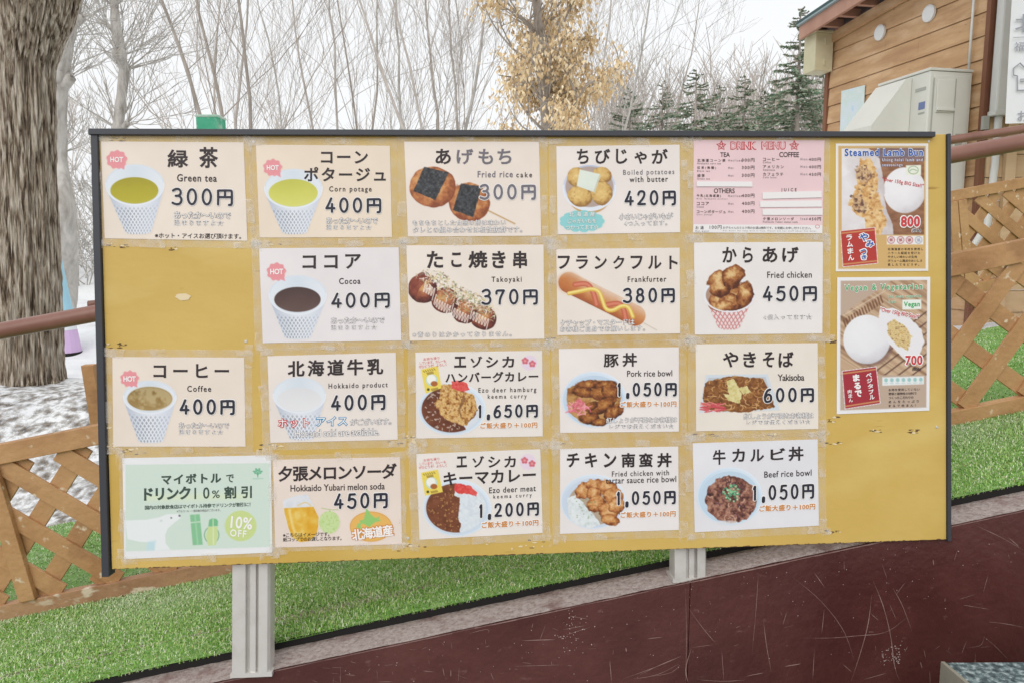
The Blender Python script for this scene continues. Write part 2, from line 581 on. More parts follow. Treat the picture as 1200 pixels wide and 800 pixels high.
        inner = s.d_ell(cx, cy + 1, rx * .945, ry * .925)
        s.fill(inner, s.mixc([(222, 229, 235), (208, 217, 226), (224, 229, 235)], .5 + (s.X - cx) / rx * .5))
        lx, ly, lrx, lry = liq
        g = .5 + (s.Y - ly) / lry * .38 + .35 * (s.noise(lrx * .8, seed, 3) - .5)
        dl = s.d_ell(lx, ly, lrx, lry)
        dl = np.maximum(dl, inner + 2)
        s.fill(dl, s.mixc(pal, g))
        if foam:
            m = s.noise(lrx * .5, seed + 4, 4)
            s.fill(np.maximum(dl, (.52 - m) * 60), foam, .75, soft=5)
        rimd = abs(s.d_ell(cx, cy, rx * .985, ry * .97)) - 2.2
        s.fill(np.where(s.Y > cy - ry * .1, rimd, 99), (230, 234, 240), .85)

    def bubble(s, cx, cy, rx, ry, tx, ty, col=(226, 146, 152)):
        a = np.arctan2(s.Y - cy, s.X - cx)
        d = s.d_ell(cx, cy, rx * .94, ry * .94) - 2.2 * np.cos(a * 9 + 1)
        d = np.minimum(d, s.d_poly([(cx + rx * .1, cy + ry * .7), (cx + rx * .75, cy + ry * .45), (tx, ty)]))
        s.fill(d, col)

    def plate(s, cx, cy, rx, ry, col=(206, 219, 232), rim=(220, 230, 239)):
        d = s.d_ell(cx, cy, rx, ry)
        s.fill(d, s.mixc([np.array(col) - 10, col, rim], .5 + (s.Y - cy) / ry * -.3 + (s.X - cx) / rx * .2))
        s.fill(s.d_ell(cx + 1, cy + 2, rx * .9, ry * .88), np.array(col) - 6)
        s.fill(abs(s.d_ell(cx, cy, rx * .98, ry * .98)) - 1.5, np.array(rim) + 4, .7)
# ---------------------------------------------------------------- the menu cards
M_PRINT = amat('printed_picture', .42)
M_INK = mat('brown_black_ink', (46, 36, 38), .5)
M_INKB = mat('blue_black_ink', (38, 38, 52), .5)
M_GREY = mat('grey_ink', (138, 134, 136), .5)
M_FADE = mat('faded_ink', (112, 108, 116), .5)
M_WHITE = mat('white_ink', (238, 236, 234), .5)
M_ORANGE = mat('orange_ink', (203, 133, 62), .5)
M_RED = mat('red_ink', (196, 62, 66), .5)
M_PINK = mat('pink_red_ink', (222, 120, 118), .5)
M_SKY = mat('sky_blue_ink', (46, 140, 186), .5)
M_BLUE = mat('blue_ink', (38, 88, 170), .5)
M_GREEN = mat('green_ink', (66, 168, 96), .5)
M_TEAL = mat('teal_ink', (120, 176, 172), .5)
M_DKGREEN = mat('dark_green_ink', (58, 78, 68), .5)
M_FILM = film_mat('laminate_film', .10, .34, 30)
M_TAPE = film_mat('clear_tape', .0, .5, 45)
M_EDGE = mat('paper_strip', (232, 229, 228), .6)
CARDS = []

class Card:
    def __init__(s, name, label, Z, quad, paper=(229, 218, 206), film=9, cat='menu card', group='menu cards taped to the yellow board'):
        s.ox, s.oy, s.k = Z
        s.paper = np.array(paper, float)
        q = np.asarray(quad, float); s.q = q
        s.slope = ((q[1, 1] - q[0, 1]) / (q[1, 0] - q[0, 0]) + (q[2, 1] - q[3, 1]) / (q[2, 0] - q[3, 0])) / 2
        uv = p2uv(s.px(q))
        s.org = np.array([*uv.mean(0), 0.0])
        zf, zb = .0012, .0004
        mb = MB()
        # a sheet of paper, divided so that it can carry a slight curl
        n = 12
        g = np.linspace(0, 1, n + 1)
        S, T = np.meshgrid(g, g)
        P = (uv[0] * ((1 - S) * (1 - T))[..., None] + uv[1] * (S * (1 - T))[..., None] + uv[2] * (S * T)[..., None] + uv[3] * ((1 - S) * T)[..., None])
        F = np.concatenate([P.reshape(-1, 2), np.full(((n + 1) ** 2, 1), zf)], 1)
        ids = np.arange((n + 1) ** 2).reshape(n + 1, n + 1)
        fc = [(ids[i, j], ids[i + 1, j], ids[i + 1, j + 1], ids[i, j + 1]) for i in range(n) for j in range(n)]
        mb.add(F - s.org, fc)
        c = [np.array([*uv[i], zf]) - s.org for i in (3, 2, 1, 0)]
        b = [np.array([*uv[i], zb]) - s.org for i in (3, 2, 1, 0)]
        for i in range(4):
            j = (i + 1) % 4
            mb.add([c[i], b[i], b[j], c[j]], [(0, 1, 2, 3)])
        m = nmat('card_paper', [tuple(s.paper - 5), tuple(s.paper + 3)], 6, 3, rough=.38, spec=.4)
        s.root = obj(name, mb, m)
        s.root.matrix_world = BOARD_M @ Matrix.Translation(Vector(s.org))
        tag(s.root, label, cat, group)
        if film:
            e = film * s.k / 3.2 * 3.2
            cen = q.mean(0)
            out = q + np.sign(q - cen) * film * s.k / 1.0
            uo = p2uv(s.px(out))
            zz = .0008
            mb = MB()
            o4 = [np.array([*p, zz]) - s.org for p in uo]; i4 = [np.array([*p, zz]) - s.org for p in uv]
            for i in range(4):
                j = (i + 1) % 4
                mb.add([o4[i], i4[i], i4[j], o4[j]], [(0, 1, 2, 3)])
            obj('film_border', mb, M_FILM, s.root)
            # short strips of clear tape over the border
            rr = np.random.default_rng(int(abs(q.sum())) % 9973)
            nt_ = 0
            for i in range(4):
                for t in (0.03, .97, rr.uniform(.3, .7)):
                    if rr.random() < .3: continue
                    j = (i + 1) % 4
                    a = (out[i] * .55 + q[i] * .45) * (1 - t) + (out[j] * .55 + q[j] * .45) * t
                    dirv = (out[j] - out[i]) / np.linalg.norm(out[j] - out[i])
                    nv = np.array([-dirv[1], dirv[0]])
                    L_, W_ = rr.uniform(7, 15) * s.k, rr.uniform(3, 5.5) * s.k
                    an = rr.uniform(-.12, .12); d2 = dirv * math.cos(an) + nv * math.sin(an); n2 = np.array([-d2[1], d2[0]])
                    o_ = a + nv * rr.uniform(-1, 1) * s.k
                    ed = [o_ - d2 * L_ - n2 * W_] + [o_ + d2 * (L_ + rr.uniform(-1, 1) * s.k) + n2 * W_ * u for u in (-1, -.3, .4, 1)] + [o_ - d2 * (L_ + rr.uniform(-1, 1) * s.k) + n2 * W_ * u for u in (1, .3, -.4)]
                    up = p2uv(s.px(ed)); zt = .0026 + .00006 * nt_; nt_ += 1
                    mb = MB(); mb.add([np.array([*p, zt]) - s.org for p in up[::-1]], [tuple(range(len(up)))])
                    obj('clear_tape', mb, M_TAPE, s.root)
        s.let = {}
        CARDS.append(s)

    def px(s, P):
        P = np.atleast_2d(np.asarray(P, float))
        return np.c_[P[:, 0] / s.k + s.ox, P[:, 1] / s.k + s.oy]

    def L(s, name, m, z=.0018):
        key = (name, m.name, z)
        if key not in s.let: s.let[key] = (Lettering(s, z), m)
        return s.let[key][0]

    def finish(s):
        for (name, _, _), (le, m) in s.let.items():
            if not le.v: continue
            me = bpy.data.meshes.new(name)
            me.from_pydata((np.concatenate(le.v) - s.org).tolist(), [], le.f); me.update()
            link(name, me, m, s.root)

    # usual pieces
    def title(s, t, x0, y0, x1, y1, w=.024, m=None): s.L('title_lettering', m or M_INK).text(t, x0, y0, x1, y1, w)
    def cap(s, t, x0, y0, x1, y1, w=.016, m=None): s.L('caption_lettering', m or M_INK).text(t, x0, y0, x1, y1, w)
    def price(s, t, x0, y0, x1, y1, w=8.6, m=None): s.L('price_outline', M_WHITE, .0017).price(t, x0, y0, x1, y1, w, 6.0); s.L('price_lettering', m or M_INKB, .0028).price(t, x0, y0, x1, y1, w)
    def note(s, t, x0, y0, x1, y1, m=None, rot=0.0):
        s.L('note_outline', m or M_GREY, .0018).text(t, x0 - 1, y0 - 1, x1 + 1, y1 + 1, .05, rot)
        s.L('note_lettering', M_WHITE, .0021).text(t, x0, y0, x1, y1, .001, rot)
    def extra(s, x0, y0, x1, y1):
        s.L('extra_outline', M_WHITE, .0017).text('ご飯大盛り＋100円', x0 - 3, y0 - 3, x1 + 3, y1 + 3, .1)
        s.L('extra_lettering', M_ORANGE, .0020).text('ご飯大盛り＋100円', x0, y0, x1, y1, .032)
    def pic(s, cv, name='food_picture', z=.0014): return cv.done(name, M_PRINT, z, s.root)

Z1, Z2, Z3 = (110, 150, 3.2), (110, 395, 2.962), (465, 150, 3.2)
Z4, Z5, Z6 = (465, 395, 3.2), (800, 150, 3.2), (800, 390, 3.2)
CREAM, WARM, COOL = (229, 217, 204), (229, 214, 195), (226, 221, 221)
WARMNOTE = ('あったか〜いので', '温まりますよ☆')

# --- hot drinks in paper cups
c = Card('menu_card', 'green tea card with a cup of yellow green tea priced 300 yen', Z1, [(27, 52), (562, 55), (576, 424), (42, 415)], CREAM)
c.title('緑', 277, 82, 355, 150); c.title('茶', 395, 73, 467, 152)
c.cap('Green tea', 313, 175, 462, 203); c.price('300円', 292, 228, 525, 292)
c.note(WARMNOTE[0], 302, 316, 515, 342); c.note(WARMNOTE[1], 302, 344, 487, 367)
c.L('small_lettering', M_INK).text('※ホット・アイスお選び頂けます。', 230, 396, 553, 416, .012)
v = Canvas(c, 38, 78, 272, 408)
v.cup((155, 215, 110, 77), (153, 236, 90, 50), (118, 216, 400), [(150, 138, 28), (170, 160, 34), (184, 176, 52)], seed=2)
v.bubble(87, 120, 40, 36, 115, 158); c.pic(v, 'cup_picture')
c.L('hot_lettering', M_WHITE).text('HOT', 63, 110, 111, 130, .03)

c = Card('menu_card', 'corn potage card with a cup of pale yellow soup priced 400 yen', Z1, [(608, 64), (1110, 68), (1118, 410), (622, 412)], WARM)
c.title('コーン', 852, 88, 1028, 135); c.title('ポタージュ', 788, 148, 1095, 202)
c.cap('Corn potage', 883, 220, 1042, 246); c.price('400円', 868, 262, 1080, 320)
c.note(WARMNOTE[0], 872, 337, 1065, 361); c.note(WARMNOTE[1], 872, 362, 1042, 383)
v = Canvas(c, 630, 110, 865, 408)
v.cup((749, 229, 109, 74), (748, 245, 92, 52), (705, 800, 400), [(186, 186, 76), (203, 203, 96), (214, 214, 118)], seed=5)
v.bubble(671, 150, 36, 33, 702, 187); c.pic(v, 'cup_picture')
c.L('hot_lettering', M_WHITE).text('HOT', 649, 141, 694, 160, .03)

c = Card('menu_card', 'cocoa card with a cup of dark brown cocoa priced 400 yen', Z1, [(620, 452), (1143, 448), (1153, 796), (634, 806)], COOL)
c.title('ココア', 783, 475, 1002, 530); c.cap('Cocoa', 920, 563, 1000, 586); c.price('400円', 890, 617, 1112, 675)
c.note(WARMNOTE[0], 890, 710, 1090, 733); c.note(WARMNOTE[1], 890, 736, 1062, 757)
v = Canvas(c, 642, 498, 882, 800)
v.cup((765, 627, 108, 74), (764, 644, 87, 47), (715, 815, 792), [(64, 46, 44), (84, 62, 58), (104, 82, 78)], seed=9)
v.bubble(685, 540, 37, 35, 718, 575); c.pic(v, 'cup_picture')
c.L('hot_lettering', M_WHITE).text('HOT', 662, 529, 711, 550, .03)

c = Card('menu_card', 'coffee card with a cup of foamy brown coffee priced 400 yen', Z2, [(65, 68), (522, 70), (527, 378), (68, 378)], CREAM)
c.title('コーヒー', 208, 92, 470, 140); c.cap('Coffee', 325, 167, 408, 188); c.price('400円', 298, 213, 492, 267, 8.3)
c.note(WARMNOTE[0], 296, 295, 470, 315); c.note(WARMNOTE[1], 296, 316, 450, 336)
v = Canvas(c, 88, 108, 294, 372)
v.cup((195, 207, 92, 58), (195, 212, 78, 41), (155, 242, 366), [(112, 86, 44), (146, 118, 66), (168, 142, 92)], foam=(194, 176, 132), seed=12)
v.bubble(125, 143, 33, 29, 152, 173); c.pic(v, 'cup_picture')
c.L('hot_lettering', M_WHITE).text('HOT', 104, 134, 147, 153, .03)

c = Card('menu_card', 'Hokkaido milk card with red and blue hot or iced lettering', Z2, [(603, 65), (1048, 53), (1055, 354), (613, 365)], (228, 219, 212))
c.title('北海道牛乳', 673, 76, 1005, 133, .03); c.cap('Hokkaido product', 815, 157, 1020, 180, .012); c.price('400円', 823, 197, 1014, 252, 8.3)
v = Canvas(c, 616, 130, 812, 360)
v.cup((714, 200, 92, 62), (714, 216, 76, 42), (680, 762, 356), [(214, 215, 218), (221, 222, 224), (226, 227, 229)], seed=14); c.pic(v, 'cup_picture')
for t, x0, x1, m, y0, y1 in (('ホット', 638, 750, M_RED, 279, 314), ('アイス', 771, 882, M_SKY, 272, 308)):
    c.L('hot_iced_outline', m).text(t, x0, y0, x1, y1, .07)
    c.L('hot_iced_lettering', M_WHITE, .0021).text(t, x0 + 3, y0 + 3, x1 - 3, y1 - 3, .004)
c.note('がございます。', 890, 280, 1032, 303); c.note('Hot and cold are available.', 698, 317, 990, 342)

# --- the pale green bottle discount card
c = Card('discount_card', 'pale green bring-your-own-bottle card with a white bear and 10% off circle', Z2, [(100, 418), (615, 408), (620, 745), (106, 768)], (228, 229, 230), film=4, cat='discount card')
g0 = (206, 222, 210)
gx = lambda x, y: (88.9 + .4815 * x, 399.9 + .4815 * y)
v = Canvas(c, 100, 408, 622, 770)
inner = [gx(45, 85), gx(1085, 72), gx(1090, 676), gx(48, 708)]
di = v.d_poly(inner)
v.fill(di, (203, 219, 207))
bear = [gx(45, 485), gx(200, 480), gx(290, 462), gx(345, 440), gx(420, 438), gx(448, 450), gx(440, 470), gx(400, 500), gx(350, 545), gx(332, 590), gx(335, 650), gx(370, 696), gx(255, 702), gx(245, 645), gx(150, 640), gx(60, 620)]
v.fill(np.maximum(v.d_poly(bear), di), (226, 231, 231))
v.fill(v.d_poly([gx(205, 640), gx(265, 630), gx(255, 700), gx(195, 702)]), (188, 216, 226), .8, soft=4)
v.fill(v.d_ell(*gx(375, 467), 2.6, 2.4), (70, 80, 76)); v.fill(v.d_ell(*gx(435, 452), 4, 3.4), (92, 104, 98)); v.fill(v.d_ell(*gx(303, 488), 5, 4), (206, 216, 214))
yl = v.d_poly([gx(190, 300), gx(940, 290), gx(940, 335), gx(190, 345)]); v.fill(yl, (214, 224, 190), .7, soft=10)
v.fill(v.d_poly([gx(510, 445), gx(580, 440), gx(602, 660), gx(530, 664)]), (134, 190, 146)); v.fill(v.d_poly([gx(512, 498), gx(584, 492), gx(585, 499), gx(513, 505)]), (206, 222, 206))
v.fill(v.d_poly([gx(540, 446), gx(552, 445), gx(572, 660), gx(560, 662)]), (160, 208, 170), .7)
v.fill(abs(v.d_ell(*gx(666, 590), 25, 28)) - 1.6, (120, 168, 130))
v.fill(v.d_poly([gx(640, 530), gx(708, 528), gx(712, 600), gx(695, 664), gx(640, 666), gx(625, 600)]), (196, 214, 150))
v.fill(v.d_poly([gx(642, 528), gx(648, 482), gx(670, 470), gx(700, 474), gx(712, 490), gx(710, 526)]), (118, 184, 136))
v.fill(v.d_poly([gx(672, 474), gx(680, 473), gx(684, 660), gx(674, 662)]), (220, 230, 190), .7)
v.fill(v.d_ell(*gx(875, 525), 55, 53), (196, 213, 142))
for k in range(9):
    a = -PI / 2 + (k - 4) * .42; r_ = 9 + 5 * (k % 2)
    cxl, cyl = gx(998, 142)
    v.fill(v.d_ell(cxl + r_ * math.cos(a), cyl + r_ * math.sin(a), 3.2, 2.6), (86, 166, 126))
    v.fill(v.d_path([(cxl, cyl + 8), (cxl + r_ * math.cos(a) * .8, cyl + r_ * math.sin(a) * .8)], 1.2), (86, 166, 126), .8)
v.fill(v.d_path([gx(998, 140), gx(998, 172)], 2.6), (86, 166, 126)); v.fill(v.d_path([gx(962, 186), gx(1036, 184)], 1.4), (110, 180, 146), .8)
c.pic(v, 'card_picture')
t = c.L('title_lettering', M_DKGREEN)
t.text('マイボトル', 236, 471, 443, 507, .04); t.text('で', 460, 474, 487, 502, .02)
t.text('ドリンク', 175, 517, 337, 563, .04); t.text('10', 350, 519, 402, 559, .012); t.text('%', 411, 529, 438, 556, .01); t.text('割引', 454, 514, 549, 557, .03)
c.L('caption_lettering', M_DKGREEN).text('国内の対象飲食店はマイボトル持参でドリンクが割引に！', 178, 576, 544, 592, .02)
c.L('small_lettering', M_GREY).text('※アルコール・一部対象外商品がございます。', 289, 595, 440, 604, .006)
t = c.L('badge_lettering', M_WHITE); t.text('10%', 476, 621, 551, 663, .02, rot=.09); t.text('OFF', 474, 666, 530, 691, .02, rot=.09)

# --- melon soda
c = Card('menu_card', 'melon soda card with a golden drink glass and green melon priced 450 yen', Z2, [(622, 424), (1063, 414), (1070, 716), (630, 728)], (228, 213, 202), film=5)
c.title('夕張メロンソーダ', 640, 440, 1052, 495, .028); c.cap('Hokkaido Yubari melon soda', 683, 507, 1010, 530, .01); c.price('450円', 833, 537, 1022, 592, 8.3)
mx = lambda x, y: (616 + .4258 * x, 399.9 + .4258 * y)
v = Canvas(c, 640, 530, 1052, 722)
dm = v.d_ell(818, 640, 36, 39); v.fill(dm, (196, 216, 156)); nz = v.noise(9, 4, 2); v.fill(np.maximum(dm, abs(nz - .5) * 60 - 3), (170, 200, 120), .8)
v.fill(v.d_path([mx(410, 448), mx(480, 462), mx(545, 460)], 2), (160, 188, 120)); v.fill(v.d_path([mx(478, 462), mx(478, 476)], 2), (160, 188, 120))
glass = [mx(95, 385), mx(190, 350), mx(295, 335), mx(345, 430), mx(390, 520), mx(388, 600), mx(370, 670), mx(310, 722), mx(230, 730), mx(170, 690), mx(140, 620), mx(105, 490)]
dg = v.d_poly(glass); v.fill(dg, v.mixc([(196, 204, 214), (220, 222, 226), (200, 206, 214)], v.noise(40, 3)))
dq = np.maximum(v.d_poly([mx(60, 452), mx(360, 436), mx(420, 520), mx(400, 740), mx(60, 740)]), dg + 1.5)
v.fill(dq, v.mixc([(202, 148, 32), (216, 162, 44), (224, 186, 84), (232, 212, 140)], .15 + .9 * v.noise(22, 8, 4) * (1.1 - .35 * (v.X - 660) / 120)))
v.fill(np.maximum(v.d_path([mx(215, 430), mx(280, 395), mx(325, 430)], 4), dg), (226, 190, 110), .7)
v.fill(np.maximum(v.d_path([mx(150, 470), mx(165, 560), mx(190, 640)], 9), dg), (240, 226, 170), .6, soft=4)
db = v.d_ell(962, 655, 73, 52); v.fill(db, (226, 178, 96)); v.fill(abs(db + 1.5) - 1.5, (214, 160, 84))
mp = [(775, 450), (800, 478), (815, 505), (850, 530), (885, 515), (878, 540), (897, 552), (850, 562), (822, 582), (800, 605), (765, 582), (740, 575), (728, 590), (735, 612), (708, 628), (695, 600), (705, 575), (728, 568), (720, 548), (752, 545), (765, 500)]
v.fill(v.d_poly([mx(*p) for p in mp], 1.2, 8), (146, 196, 112)); c.pic(v, 'drink_picture')
c.L('badge_outline', M_ORANGE).text('北海道産', 892, 652, 1042, 700, .10, rot=-.13); c.L('badge_lettering', M_WHITE, .0021).text('北海道産', 895, 655, 1039, 697, .028, rot=-.13)
t = c.L('small_lettering', M_INK); t.text('※こちらはイメージです。', 657, 676, 818, 690, .012); t.text('紙コップでのお渡しとなります。', 657, 690, 860, 705, .012)

# --- fried snacks
c = Card('menu_card', 'fried rice cake card with two seaweed-wrapped cakes and faded price 300 yen', Z3, [(28, 53), (533, 53), (541, 405), (42, 408)], (231, 219, 208))
c.title('あ', 145, 80, 203, 138); c.title('げ', 224, 80, 287, 138, m=M_FADE); c.title('もち', 306, 80, 430, 138, m=M_FADE)
c.cap('Fried rice', 303, 163, 435, 187, m=M_FADE); c.cap('cake', 448, 167, 507, 187); c.price('300円', 309, 212, 523, 270, m=M_FADE)
v = Canvas(c, 42, 135, 450, 368)
v.fill(v.d_path([(300, 290), (442, 360)], 5, 0), (192, 158, 110))
pal = [(134, 70, 40), (172, 104, 60), (200, 138, 84), (218, 170, 114), (230, 198, 154)]
v.lump(272, 279, 78, 71, .4, pal, 8, 24, .3, .07); v.lump(135, 222, 86, 76, 0, pal, 3, 24, .3, .07)
v.fill(v.d_path([(198, 270), (206, 240), (226, 216)], 5), (140, 74, 42), .6, soft=5)
nori = [(34, 34, 38), (56, 58, 62), (74, 76, 80), (132, 134, 138)]
for q_, sd in (([(102, 147), (195, 169), (145, 272), (63, 238)], 4), ([(241, 210), (318, 222), (286, 337), (210, 308)], 7)):
    n_ = v.noise(7, sd, 4); v.fill(v.d_poly(q_, 2.5, 12, sd), v.mixc(nori, (n_ - .28) * 1.5))
c.pic(v)
c.note('もちもちとした食感の餅は味わい', 60, 346, 408, 367); c.note('タレとの組み合わせは相性抜群です。', 60, 371, 470, 394)

c = Card('menu_card', 'takoyaki skewer card with mayonnaise drizzled balls priced 370 yen', Z3, [(36, 441), (550, 438), (553, 790), (48, 797)], (231, 220, 209))
for t, x0, x1 in (('た', 113, 174), ('こ', 204, 243), ('焼', 268, 340), ('き', 357, 408), ('串', 436, 488)): c.title(t, x0, 462 + (6 if t == 'こ' else 0), x1, 527 - (4 if t == 'こ' else 0), .03)
c.cap('Takoyaki', 355, 558, 468, 584); c.price('370円', 316, 604, 530, 663)
tx = lambda x, y: (32 + .4598 * x, 432 + .4598 * y)
v = Canvas(c, 44, 525, 382, 768, 1.5)
out = [(140, 235), (180, 222), (300, 240), (420, 345), (600, 430), (745, 540), (738, 620), (680, 700), (560, 715), (520, 660), (430, 650), (370, 590), (290, 565), (230, 500), (120, 480), (50, 400), (40, 310), (85, 265)]
do = v.d_poly([tx(*p) for p in out], 4, 16)
tp = [(70, 30, 26), (112, 52, 40), (158, 92, 62), (196, 140, 88), (216, 176, 118)]
balls = [((140, 375), 56, 52), ((325, 470), 52, 48), ((480, 560), 48, 44), ((635, 610), 50, 44)]
for k, (p_, ra_, rb_) in enumerate(balls[::-1]): v.lump(*tx(*p_), ra_, rb_, .4, tp, 31 + k, 22, .2, .06)
v.fill(v.d_poly([tx(45, 310), tx(95, 255), tx(150, 232), tx(175, 300), tx(120, 370), tx(90, 430), tx(45, 390)], 4, 12), v.mixc([(84, 36, 30), (124, 56, 44), (168, 96, 76)], v.noise(18, 7)), .85)
rr = np.random.default_rng(3)
lim = v.d_poly([tx(*p) for p in out], 5, 10)
for k in range(470):                             # bonito flakes and cabbage heaped along the upper side
    u = rr.beta(1.1, 1.0); a = np.array([190 + 500 * u, 255 + 300 * u]) + rr.normal(0, 1, 2) * (60, 48); t = rr.uniform(0, PI); l_ = rr.uniform(3, 9)
    x, y = tx(*a)
    v.fill(np.maximum(v.d_path([(x - l_ * math.cos(t), y - l_ * math.sin(t)), (x + 2, y - 1), (x + l_ * math.cos(t), y + l_ * math.sin(t))], rr.uniform(1.8, 4.2), 0), lim - 4), [(226, 216, 196), (206, 186, 150), (236, 232, 224), (170, 172, 122), (196, 160, 128), (224, 206, 160), (120, 108, 92)][k % 7], .85)
for k in range(90):
    u = rr.uniform(0, 1); x, y = tx(*(np.array([190 + 520 * u, 250 + 300 * u]) + rr.normal(0, 1, 2) * (50, 40)))
    v.fill(np.maximum(v.d_ell(x, y, rr.uniform(1, 2.4), rr.uniform(.9, 1.8)), lim - 3), [(66, 92, 56), (118, 140, 78), (60, 50, 48), (92, 72, 92)][k % 4], .85)
for (bx_, by_), n_, sp in (((200, 385), 5, 18), ((305, 515), 7, 19), ((450, 590), 7, 20), ((610, 620), 7, 21)):   # mayonnaise zigzags across each ball
    P_ = []
    for j in range(n_ * 2):
        o_ = (j - n_) * sp * .55; w_ = 62 if j % 2 else -58
        P_.append(tx(bx_ + o_ + w_ * -.35, by_ + o_ * .5 + w_))
    v.fill(np.maximum(v.d_path(P_, 3.2, 1), lim + 1), (236, 230, 222), .92)
c.pic(v); c.note('※青のりはかかっておりません。', 60, 763, 430, 783)

c = Card('menu_card', 'boiled potatoes card with a butter square in a bowl priced 420 yen', Z3, [(598, 70), (1060, 64), (1062, 392), (603, 400)], (231, 223, 217))
for t, x0, x1 in (('ち', 675, 719), ('び', 742, 800), ('じ', 821, 864), ('ゃ', 890, 937), ('が', 955, 1016)): c.title(t, x0, 80 + (10 if t == 'ゃ' else 0), x1, 136)
c.cap('Boiled potatoes', 848, 157, 1040, 182, .008, M_FADE); c.cap('with butter', 872, 183, 1016, 204); c.price('420円', 852, 235, 1047, 292)
v = Canvas(c, 606, 140, 834, 396)
v.fill(v.d_ell(722, 268, 74, 54), (196, 156, 104)); v.fill(v.d_ell(722, 226, 99, 86), v.mixc([(186, 194, 216), (222, 228, 238)], .5 + (v.Y - 226) / 160))
v.fill(v.d_ell(722, 222, 90, 76), (176, 158, 150))
pp = [(150, 110, 58), (204, 166, 98), (222, 190, 122), (232, 210, 152)]
for a in ((673, 185, 34, 36, .2), (770, 178, 36, 30, .3), (686, 258, 48, 38, .35), (768, 246, 40, 46, -.2)): v.lump(*a, pp, int(a[0]), 10, .2, .06)
for k in range(16): v.fill(v.d_ell(650 + rr.uniform(0, 140), 170 + rr.uniform(0, 110), 1.8, 1.4), (136, 96, 56), .8)
v.fill(v.d_poly([(686, 157), (761, 174), (737, 241), (674, 219)]), v.mixc([(212, 222, 212), (224, 230, 218)], v.noise(30, 2))); v.fill(v.d_poly([(737, 241), (761, 174), (763, 184), (741, 246)]), (200, 206, 190))
dr = np.maximum(abs(v.d_ell(722, 226, 97, 84)) - 3, 215 - v.Y); v.fill(dr, (224, 230, 240))
dc = v.d_ell(694, 351, 78, 36)
for k in range(13):
    a = k * 2 * PI / 13; dc = np.minimum(dc, v.d_ell(694 + 66 * math.cos(a), 351 + 29 * math.sin(a), 19, 13))
v.fill(dc, (142, 204, 206)); c.pic(v)
for t, y, x0, x1 in (('北海道産', 316, 646, 742), ('じゃがいもを', 341, 640, 748), ('つかってます☆', 364, 632, 756)):
    c.L('cloud_outline', M_TEAL).text(t, x0 - 1, y - 1, x1 + 1, y + 19, .05); c.L('cloud_lettering', M_WHITE, .0021).text(t, x0, y, x1, y + 18, .008)
c.note('小さいじゃがいもが', 832, 320, 1035, 345); c.note('4つ入ってます。', 853, 348, 1013, 368)

c = Card('menu_card', 'frankfurter card with a sausage under mustard and ketchup priced 380 yen', Z3, [(598, 455), (1060, 450), (1062, 770), (602, 777)], (231, 221, 211))
for t, x0, x1 in (('フ', 603, 649), ('ラ', 672, 717), ('ン', 741, 787), ('ク', 810, 853), ('フ', 876, 921), ('ル', 941, 992), ('ト', 1021, 1053)): c.title(t, x0, 480, x1, 530, .026)
c.cap('Frankfurter', 865, 557, 1010, 578); c.price('380円', 846, 600, 1043, 656)
sx = lambda x, y: (576 + .46 * x, 432 + .46 * y)
v = Canvas(c, 600, 535, 978, 762, 1.6)
v.fill(v.d_path([sx(760, 650), sx(865, 708)], 3, 0), (200, 190, 172))
ds = v.d_path([sx(150, 322), sx(420, 455), sx(690, 590)], 78)
ax = np.array([.895, .446]); side = (v.X - sx(150, 322)[0]) * -ax[1] + (v.Y - sx(150, 322)[1]) * ax[0]
v.fill(ds, v.mixc([(222, 196, 176), (212, 168, 132), (202, 140, 88), (184, 110, 62), (150, 78, 46)], .5 + side / 84 + .25 * (v.noise(30, 4) - .5)))
v.fill(np.maximum(ds, v.d_ell(*sx(150, 325), 40, 34)), (188, 112, 56), .55, soft=14)
for w_, cl in ((20, (190, 96, 74)), (9, (214, 130, 104))):
    for p_ in ([(200, 340), (300, 325), (350, 400), (375, 500)], [(460, 505), (560, 485), (600, 545), (612, 622)]):
        v.fill(np.maximum(v.d_path([sx(*q) for q in p_], w_), ds), cl, .9)
mu = [(150, 412), (250, 392), (340, 372), (400, 395), (425, 470), (450, 545), (510, 555), (580, 510), (640, 520), (672, 602)]
v.fill(v.d_path([sx(*q) for q in mu], 15), (214, 176, 76)); v.fill(v.d_path([(sx(*q)[0] - 1, sx(*q)[1] - 2) for q in mu], 8), (236, 216, 132))
c.pic(v); c.note('ケチャップ・マスタードは', 612, 718, 890, 741); c.note('お客様ご自身でお願いします。', 612, 742, 930, 763)

# --- rice bowls and curries
def packet(c, v, q):
    """the small yellow curry packet in the corner of the curry cards"""
    q = np.asarray(q, float)
    f = lambda a, b: tuple(q[0] + (q[1] - q[0]) * a + (q[3] - q[0]) * b)
    v.fill(v.d_poly(q), (230, 208, 92))
    v.fill(v.d_ell(*f(.5, .52), 22, 22), (190, 214, 206)); v.fill(v.d_ell(*f(.48, .48), 17, 17), (236, 236, 228)); v.fill(v.d_ell(*f(.6, .68), 13, 10), (168, 100, 50))
    v.fill(v.d_ell(*f(.2, .86), 5, 5), (72, 70, 40))
    for a0, a1, b in ((.12, .86, .1), (.3, .7, .22), (.38, .8, .9)):
        for k in range(6): v.fill(v.d_path([f(a0 + (a1 - a0) * k / 6, b - .03), f(a0 + (a1 - a0) * (k + .5) / 6, b + .04)], 2.6, 0), (120, 92, 40), .85)

def blossoms(v, pts):
    for (x, y) in pts:
        for k in range(5):
            a = k * 2 * PI / 5 - .3; v.fill(v.d_ell(x + 8 * math.cos(a), y + 8 * math.sin(a), 5.6, 5.2), (204, 104, 116))
        v.fill(v.d_ell(x, y, 4.5, 4.5), (226, 150, 150))

